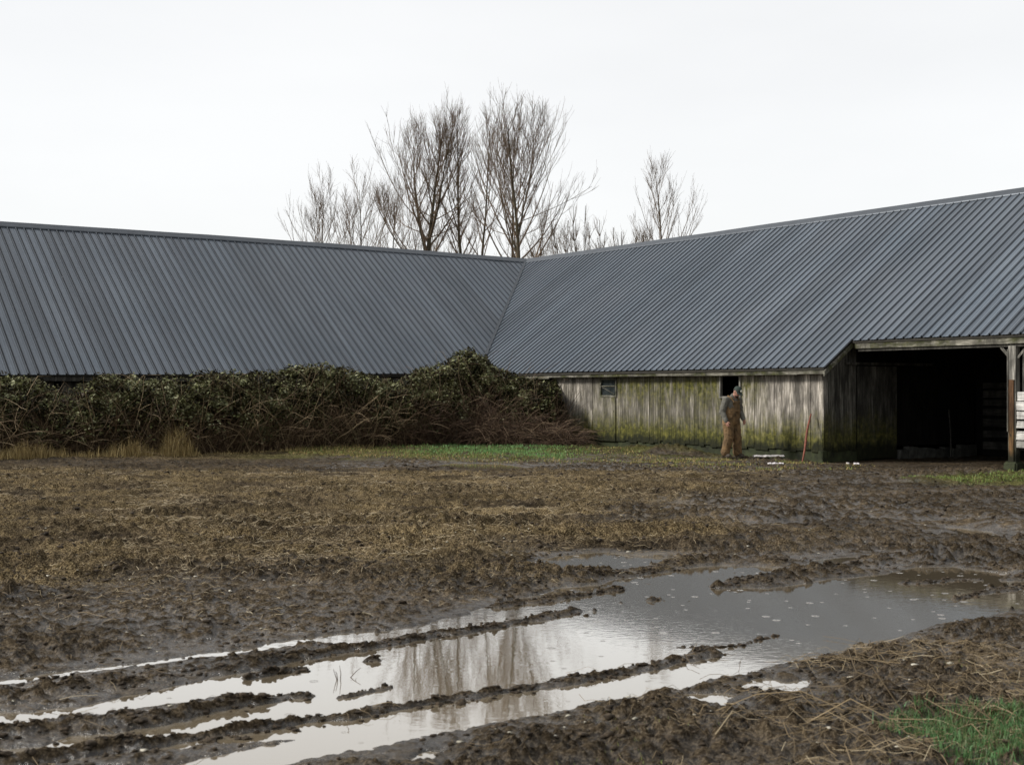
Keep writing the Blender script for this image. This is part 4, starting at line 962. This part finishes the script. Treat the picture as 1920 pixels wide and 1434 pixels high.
# ================================================================ loose things
def gh(x, y): return float(ground_h(np.array([x]), np.array([y]))[0][0])
def sheet(px0, px1, py, wd, label, seed, th=.02):
    rnd = random.Random(seed); c = w_at((px0+px1)/2, py); Lx = (px1-px0)/FPX*c[1]
    n = 14; V = []; F = []
    for i in range(n+1):
        t = i/n-.5; x = t*Lx
        e0 = -wd*.5+rnd.uniform(-.03, .03)*wd*6; e1 = wd*.5+rnd.uniform(-.03, .03)*wd*6
        z = th+.006*math.sin(i*1.3)+rnd.uniform(0, .008)
        for y, zz in ((e0, z-.012), (e0, z), (0, z+.02), (e1, z+.004+rnd.uniform(0, .015)), (e1, z-.012)): V.append((x, y+x*.1, zz))
    for i in range(n):
        for j in range(5): q = i*5; F.append((q+j, q+5+j, q+5+(j+1) % 5, q+(j+1) % 5))
    F += [tuple(range(5))[::-1], tuple(n*5+k for k in range(5))]
    o = mesh_obj('torn_sheet', V, F, M['white']); o.location = (c[0], c[1], gh(*c)); tag(o, label, 'scrap'); return o
M['white'] = simple('white_scrap', (.62, .58, .58), .6, .15, 20, tone=False, bmp=.2)
sheet(1413, 1470, 866.5, .30, 'large torn white sheet lying flat in front of the mossy wall', 2, .085)
sheet(1440, 1469, 877, .14, 'narrow off-white strip lying on the grass below the large torn sheet', 3, .015)
sheet(1601, 1611, 876, .10, 'small crumpled white scrap on the mud by the hanging door', 4, .02)
sheet(1587, 1592, 872, .06, 'tiny white scrap at the corner of the board wall', 5, .02)
# red-brown pole leaning on the wall
p0 = Vector((*w_at(1503, 871), 0)); p1 = p_at(1520, 776, 29.95)
m = MB(); pts = [p0.lerp(p1, t)+Vector((.012*math.sin(t*7), 0, .0)) for t in [i/10 for i in range(11)]]
pts = [p-p0 for p in pts]
m.tube([pts[0]-(pts[1]-pts[0])*.5]+pts, [.012]+[.016+.012*math.sin(t/10*3) for t in range(11)], 7)
M['redpole'] = simple('red_paint', (.19, .055, .03), .7, .4, 14)
o = m.build('pole', M['redpole'], None, True); o.location = p0; tag(o, 'thin rusty red pole leaning against the mossy wall near its corner', 'pole')
# pale stake in front of the brambles
c = w_at(857, 837, .09); m = MB(); m.tube([(0, 0, 0), (.01, 0, .25), (-.02, 0, .42), (.01, 0, .50)], [.055, .045, .04, .02], 7); m.tube([(-.01, 0, .36), (-.09, -.02, .45)], [.02, .008], 5)
M['stake'] = simple('pale_wood', (.36, .32, .23), .8, .3, 20)
o = m.build('stake', M['stake'], None, True); o.location = (c[0], c[1]-.2, .07); tag(o, 'short pale broken stake in front of the bramble hedge', 'stake')
# stick standing inside the bay
q = loc2w(14.45, 4.5); m = MB(); m.tube([(0, 0, 0), (.01, .05, .6), (-.02, .1, 1.2)], [.022, .02, .018], 6); m.box(-.05, .16, -.05, .05, -.02, .04)
o = m.build('stick', M['plank_inside']); o.location = (q[0], q[1], .02); tag(o, 'upright stick standing in the dark open bay', 'stick')
# dead twigs standing in the puddle
def twigs(px, py, label, seed):
    rnd = random.Random(seed); c = w_at(px, py); P = []
    for i in range(6):
        x = rnd.uniform(-.08, .08); q, r_ = grow((x, rnd.uniform(-.05, .05), -.03), (rnd.gauss(0, .35), 0, 1), rnd.uniform(.06, .13), .0035, .0012, 4, 0, .25, rnd); P.append((q, r_, 4, .2))
    V, F, T = tube_batch(P); o = fast_mesh('dead_weed', V, F, M['cane'], None, False, {'tone': ('FACE', T)}); o.location = (c[0], c[1], 0); tag(o, label, 'weed')
twigs(660, 1272, 'dead weed stalks poking out of the puddle', 9)

# ================================================================ person
def person():
    root = empty('person', (0, 0, 0)); 
    fx = (1372-960)/FPX*30.5; root.location = (fx, 30.5, gh(fx, 30.5)-.01); root.rotation_euler = (0, 0, R_(-52))   # faces local +x
    tag(root, 'stooping man in tan bib overalls, grey long-sleeved top and dark cap looking down', 'person')
    def caps(bm, a, b, ra, rb, n=6, sy=1.0):
        a, b = Vector(a), Vector(b)
        for i in range(n+1):
            t = i/n; r = ra+(rb-ra)*t
            bmesh.ops.create_icosphere(bm, subdivisions=2, radius=1, matrix=Matrix.Translation(a.lerp(b, t)) @ Matrix.Diagonal((r, r*sy, r, 1)))
    def ell(bm, c, r, rot=None):
        Mx = Matrix.Translation(c) @ (rot.to_4x4() if rot else Matrix.Identity(4)) @ Matrix.Diagonal((*r, 1))
        bmesh.ops.create_icosphere(bm, subdivisions=3, radius=1, matrix=Mx)
    def fin(bm, name, mat, vox, fold=0, parent=root, fs=9):
        me = bpy.data.meshes.new(name); bm.to_mesh(me); bm.free(); o = bpy.data.objects.new(name, me); COL.objects.link(o)
        md = o.modifiers.new('r', 'REMESH'); md.mode = 'VOXEL'; md.voxel_size = vox
        sm = o.modifiers.new('s', 'SMOOTH'); sm.iterations = 3; sm.factor = .5
        dg = bpy.context.evaluated_depsgraph_get(); dg.update(); me2 = bpy.data.meshes.new_from_object(o.evaluated_get(dg)); o.modifiers.clear(); o.data = me2; me2.name = name
        me2.update()
        if fold:
            n = len(me2.vertices); co = np.zeros(n*3, np.float32); me2.vertices.foreach_get('co', co); co = co.reshape(-1, 3); no = np.zeros(n*3, np.float32); me2.vertices.foreach_get('normal', no); no = no.reshape(-1, 3)
            f = fbm(co[:, 0]*fs+co[:, 1]*4, co[:, 2]*fs*1.3+co[:, 1]*fs, 3, 5); f = (1-np.abs(f)*2.2)
            co += no*(f*fold)[:, None]; me2.vertices.foreach_set('co', co.ravel())
        me2.materials.clear(); me2.materials.append(mat); me2.polygons.foreach_set('use_smooth', [True]*len(me2.polygons)); o.parent = parent; return o
    skin = simple('skin', (.40, .21, .15), .5, .12, 12, tone=False, bmp=.1)
    shirt = simple('grey_cotton', (.125, .12, .10), .9, .3, 9, tone=False, bmp=.3)
    canvas = simple('tan_canvas', (.155, .095, .042), .9, .6, 7, tone=False, bmp=.3)
    capm = simple('dark_cap', (.022, .035, .028), .8, .3, 20, tone=False); beardm = simple('beard', (.03, .022, .018), .9, .3, 60, tone=False)
    boot = simple('muddy_boot', (.045, .032, .02), .7, .4, 20, tone=False)
    HC = Vector((.175, .0, 1.555)); tilt = Matrix.Rotation(R_(38), 3, 'Y')     # head pitched down
    # joints: x forward, y to his left
    hipR, hipL = (-.01, -.095, .86), (-.01, .095, .86); knR, knL = (.03, -.13, .47), (.045, .13, .48); anR, anL = (-.05, -.175, .09), (.02, .175, .09)
    shR, shL = (.0, -.205, 1.345), (.03, .205, 1.345); elR, elL = (-.05, -.275, 1.07), (.02, .27, 1.08); wrR, wrL = (.08, -.27, .86), (.16, .235, .90)
    bm = bmesh.new()
    caps(bm, (-.02, 0, .90), (-.01, 0, 1.15), .145, .155, 8, 1.1); caps(bm, (-.01, 0, 1.15), (.0, 0, 1.30), .155, .14, 6, 1.2); caps(bm, shR, shL, .065, .065, 10)
    caps(bm, (.02, 0, 1.36), (.11, 0, 1.48), .068, .058, 6)
    for s, (h, k_, a) in (('r', (hipR, knR, anR)), ('l', (hipL, knL, anL))):
        caps(bm, h, k_, .095, .062, 12); caps(bm, k_, a, .062, .042, 12); ell(bm, (a[0]+.07, a[1], .04), (.13, .045, .038))
    for s_, e_, w_ in ((shR, elR, wrR), (shL, elL, wrL)): caps(bm, s_, e_, .056, .043, 10); caps(bm, e_, w_, .043, .030, 10)
    # head: cranium, jaw, nose, brow, ears
    ell(bm, HC, (.098, .076, .105), tilt); ell(bm, HC+tilt @ Vector((.035, 0, -.055)), (.062, .056, .062), tilt)
    ell(bm, HC+tilt @ Vector((.105, 0, -.012)), (.022, .014, .026), tilt); ell(bm, HC+tilt @ Vector((.088, 0, .028)), (.018, .045, .012), tilt)
    ell(bm, HC+tilt @ Vector((.085, 0, -.055)), (.02, .026, .01), tilt)
    for sg in (-1, 1): ell(bm, HC+tilt @ Vector((-.005, sg*.078, -.005)), (.02, .012, .032), tilt)
    # hands with fingers
    for w_, e_, sg in ((wrR, elR, -1), (wrL, elL, 1)):
        w_ = Vector(w_); d = (w_-Vector(e_)).normalized(); d = (d+Vector((-.05, 0, -.5))).normalized()
        side = Vector((0, 1, 0)).cross(d).normalized()*1; inn = Vector((0, -sg, 0))
        if side.x < 0: side = -side
        caps(bm, w_, w_+d*.04, .03, .032, 4); caps(bm, w_+d*.04+side*.022, w_+d*.085+side*.028, .021, .018, 4); caps(bm, w_+d*.04-side*.022, w_+d*.08-side*.028, .021, .018, 4); caps(bm, w_+d*.04, w_+d*.085, .022, .02, 4)
        for j, (o_, ln) in enumerate(((.033, .075), (.011, .085), (-.011, .08), (-.033, .062))):
            a = w_+d*.085+side*o_; b = a+d*ln*.45+inn*.008; c = b+d*ln*.22+inn*ln*.33; e = c-d*ln*.1+inn*ln*.24
            caps(bm, a, b, .0105, .0098, 4); caps(bm, b, c, .0098, .009, 3); caps(bm, c, e, .009, .008, 3)
        a = w_+d*.025+side*.03; b = a+d*.03+side*.028+inn*.012; c = b+d*.03+side*.004+inn*.016; caps(bm, a, b, .014, .012, 4); caps(bm, b, c, .012, .010, 4)
    fin(bm, 'body', skin, .0062)
    # eyes
    for sg in (-1, 1):
        m = MB(); c = HC+tilt @ Vector((.092, sg*.030, .010)); m.tube([c-Vector((.006, 0, 0)), c+Vector((.006, 0, 0))], [.009, .006], 8)
        m.build('eye', beardm, root)
    # shirt: sleeves bunching to the wrist, hood-like collar
    bm = bmesh.new(); caps(bm, (-.02, 0, .98), (-.01, 0, 1.17), .165, .175, 8, 1.12); caps(bm, (-.01, 0, 1.17), (0, 0, 1.30), .175, .15, 6, 1.18); caps(bm, shR, shL, .083, .083, 12)
    caps(bm, (0, -.10, 1.37), (0, .10, 1.37), .075, .075, 5); caps(bm, (.0, 0, 1.37), (.055, 0, 1.445), .088, .078, 5)
    for s_, e_, w_ in ((shR, elR, wrR), (shL, elL, wrL)): caps(bm, s_, e_, .092, .074, 12); caps(bm, e_, w_, .072, .050, 12)
    fin(bm, 'shirt', shirt, .009, .007, fs=11)
    # overalls
    bm = bmesh.new(); caps(bm, (-.02, 0, .90), (-.015, 0, 1.10), .195, .20, 8, 1.12)
    for i in range(9):
        t = i/8; ell(bm, (.045-.0*t, 0, 1.10+.20*t), (.152-.012*t, .150-.05*t, .06))
    for sg in (-1, 1):
        caps(bm, (.155, sg*.085, 1.30), (.095, sg*.11, 1.405), .022, .022, 6); caps(bm, (.095, sg*.11, 1.405), (.0, sg*.115, 1.445), .022, .022, 5); caps(bm, (.0, sg*.115, 1.445), (-.135, sg*.06, 1.32), .022, .022, 6); caps(bm, (-.135, sg*.06, 1.32), (-.165, 0, 1.12), .024, .04, 6)
    for (h, k_, a) in ((hipR, knR, anR), (hipL, knL, anL)):
        h2 = (h[0]-.01, h[1]*1.05, h[2]-.02); caps(bm, h2, k_, .142, .110, 14); caps(bm, k_, (a[0], a[1], .115), .108, .104, 14)
    ov = fin(bm, 'overalls', canvas, .010, .011, fs=8)
    m = MB(); m.box(.186, .199, -.062, .062, 1.16, 1.26, .3); 
    m.build('bib_pocket', canvas, ov)
    # cap with brim and badge
    bm = bmesh.new(); ell(bm, HC+tilt @ Vector((-.004, 0, .035)), (.108, .088, .095), tilt)
    cut = tilt @ Vector((0, 0, 1)); g = bm.verts[:]+bm.edges[:]+bm.faces[:]
    bmesh.ops.bisect_plane(bm, geom=g, plane_co=HC+tilt @ Vector((0, 0, .032)), plane_no=cut, clear_inner=True)
    me = bpy.data.meshes.new('cap'); bm.to_mesh(me); bm.free(); me.materials.append(capm); co_ = bpy.data.objects.new('cap', me); COL.objects.link(co_); co_.parent = root
    sd_ = co_.modifiers.new('s', 'SOLIDIFY'); sd_.thickness = .006
    V = []; n = 14
    for i in range(n+1):
        th = -math.pi/2+math.pi*i/n
        for rr_, zz in ((0, 0), (1, -.014)):
            x = .07*(1-rr_)*math.cos(th)+rr_*(.085+.085*math.cos(th)); y = math.sin(th)*(.086-.012*rr_)
            V.append(HC+tilt @ Vector((x+(.02 if rr_ == 0 else 0), y, .036+zz-abs(math.sin(th))*.014*rr_)))
    top = len(V); V += [v-(tilt @ Vector((0, 0, .006))) for v in V]; F = []
    for i in range(n): q = i*2; F += [(q, q+1, q+3, q+2), (top+q, top+q+2, top+q+3, top+q+1), (q+1, top+q+1, top+q+3, q+3)]
    mesh_obj('brim', V, F, capm, co_)
    # round pale badge on the cap front
    m = MB(); c = HC+tilt @ Vector((.098, 0, .085)); nn = tilt @ Vector((.86, 0, .5)); m.tube([c-nn*.006, c+nn*.006], [.026, .026], 16, .5); bd = m.build('badge', simple('badge_cloth', (.62, .62, .52), .8, .1, 10, tone=False), co_)
    m = MB(); m.tube([c+nn*.0062, c+nn*.0085], [.015, .015], 12, .5); m.build('badge_centre', simple('badge_green', (.05, .16, .09), .8, .1, 10, tone=False), bd) if False else None
    # beard and hair
    bm = bmesh.new(); ell(bm, HC+tilt @ Vector((.045, 0, -.088)), (.055, .052, .038), tilt); fin(bm, 'beard', beardm, .008, .003)
    bm = bmesh.new(); ell(bm, HC+tilt @ Vector((-.038, 0, .0)), (.07, .076, .05), tilt); fin(bm, 'hair', beardm, .008, .002)
    for nm, a in (('boot', anR), ('boot', anL)):
        bm = bmesh.new(); caps(bm, (a[0]-.01, a[1], .05), (a[0]-.01, a[1], .16), .062, .058, 4); caps(bm, (a[0], a[1], .055), (a[0]+.15, a[1]*1.05, .042), .056, .05, 6); ell(bm, (a[0]+.06, a[1], .016), (.17, .06, .018)); fin(bm, 'boot', boot, .009)
person()

scene.render.engine = 'CYCLES'
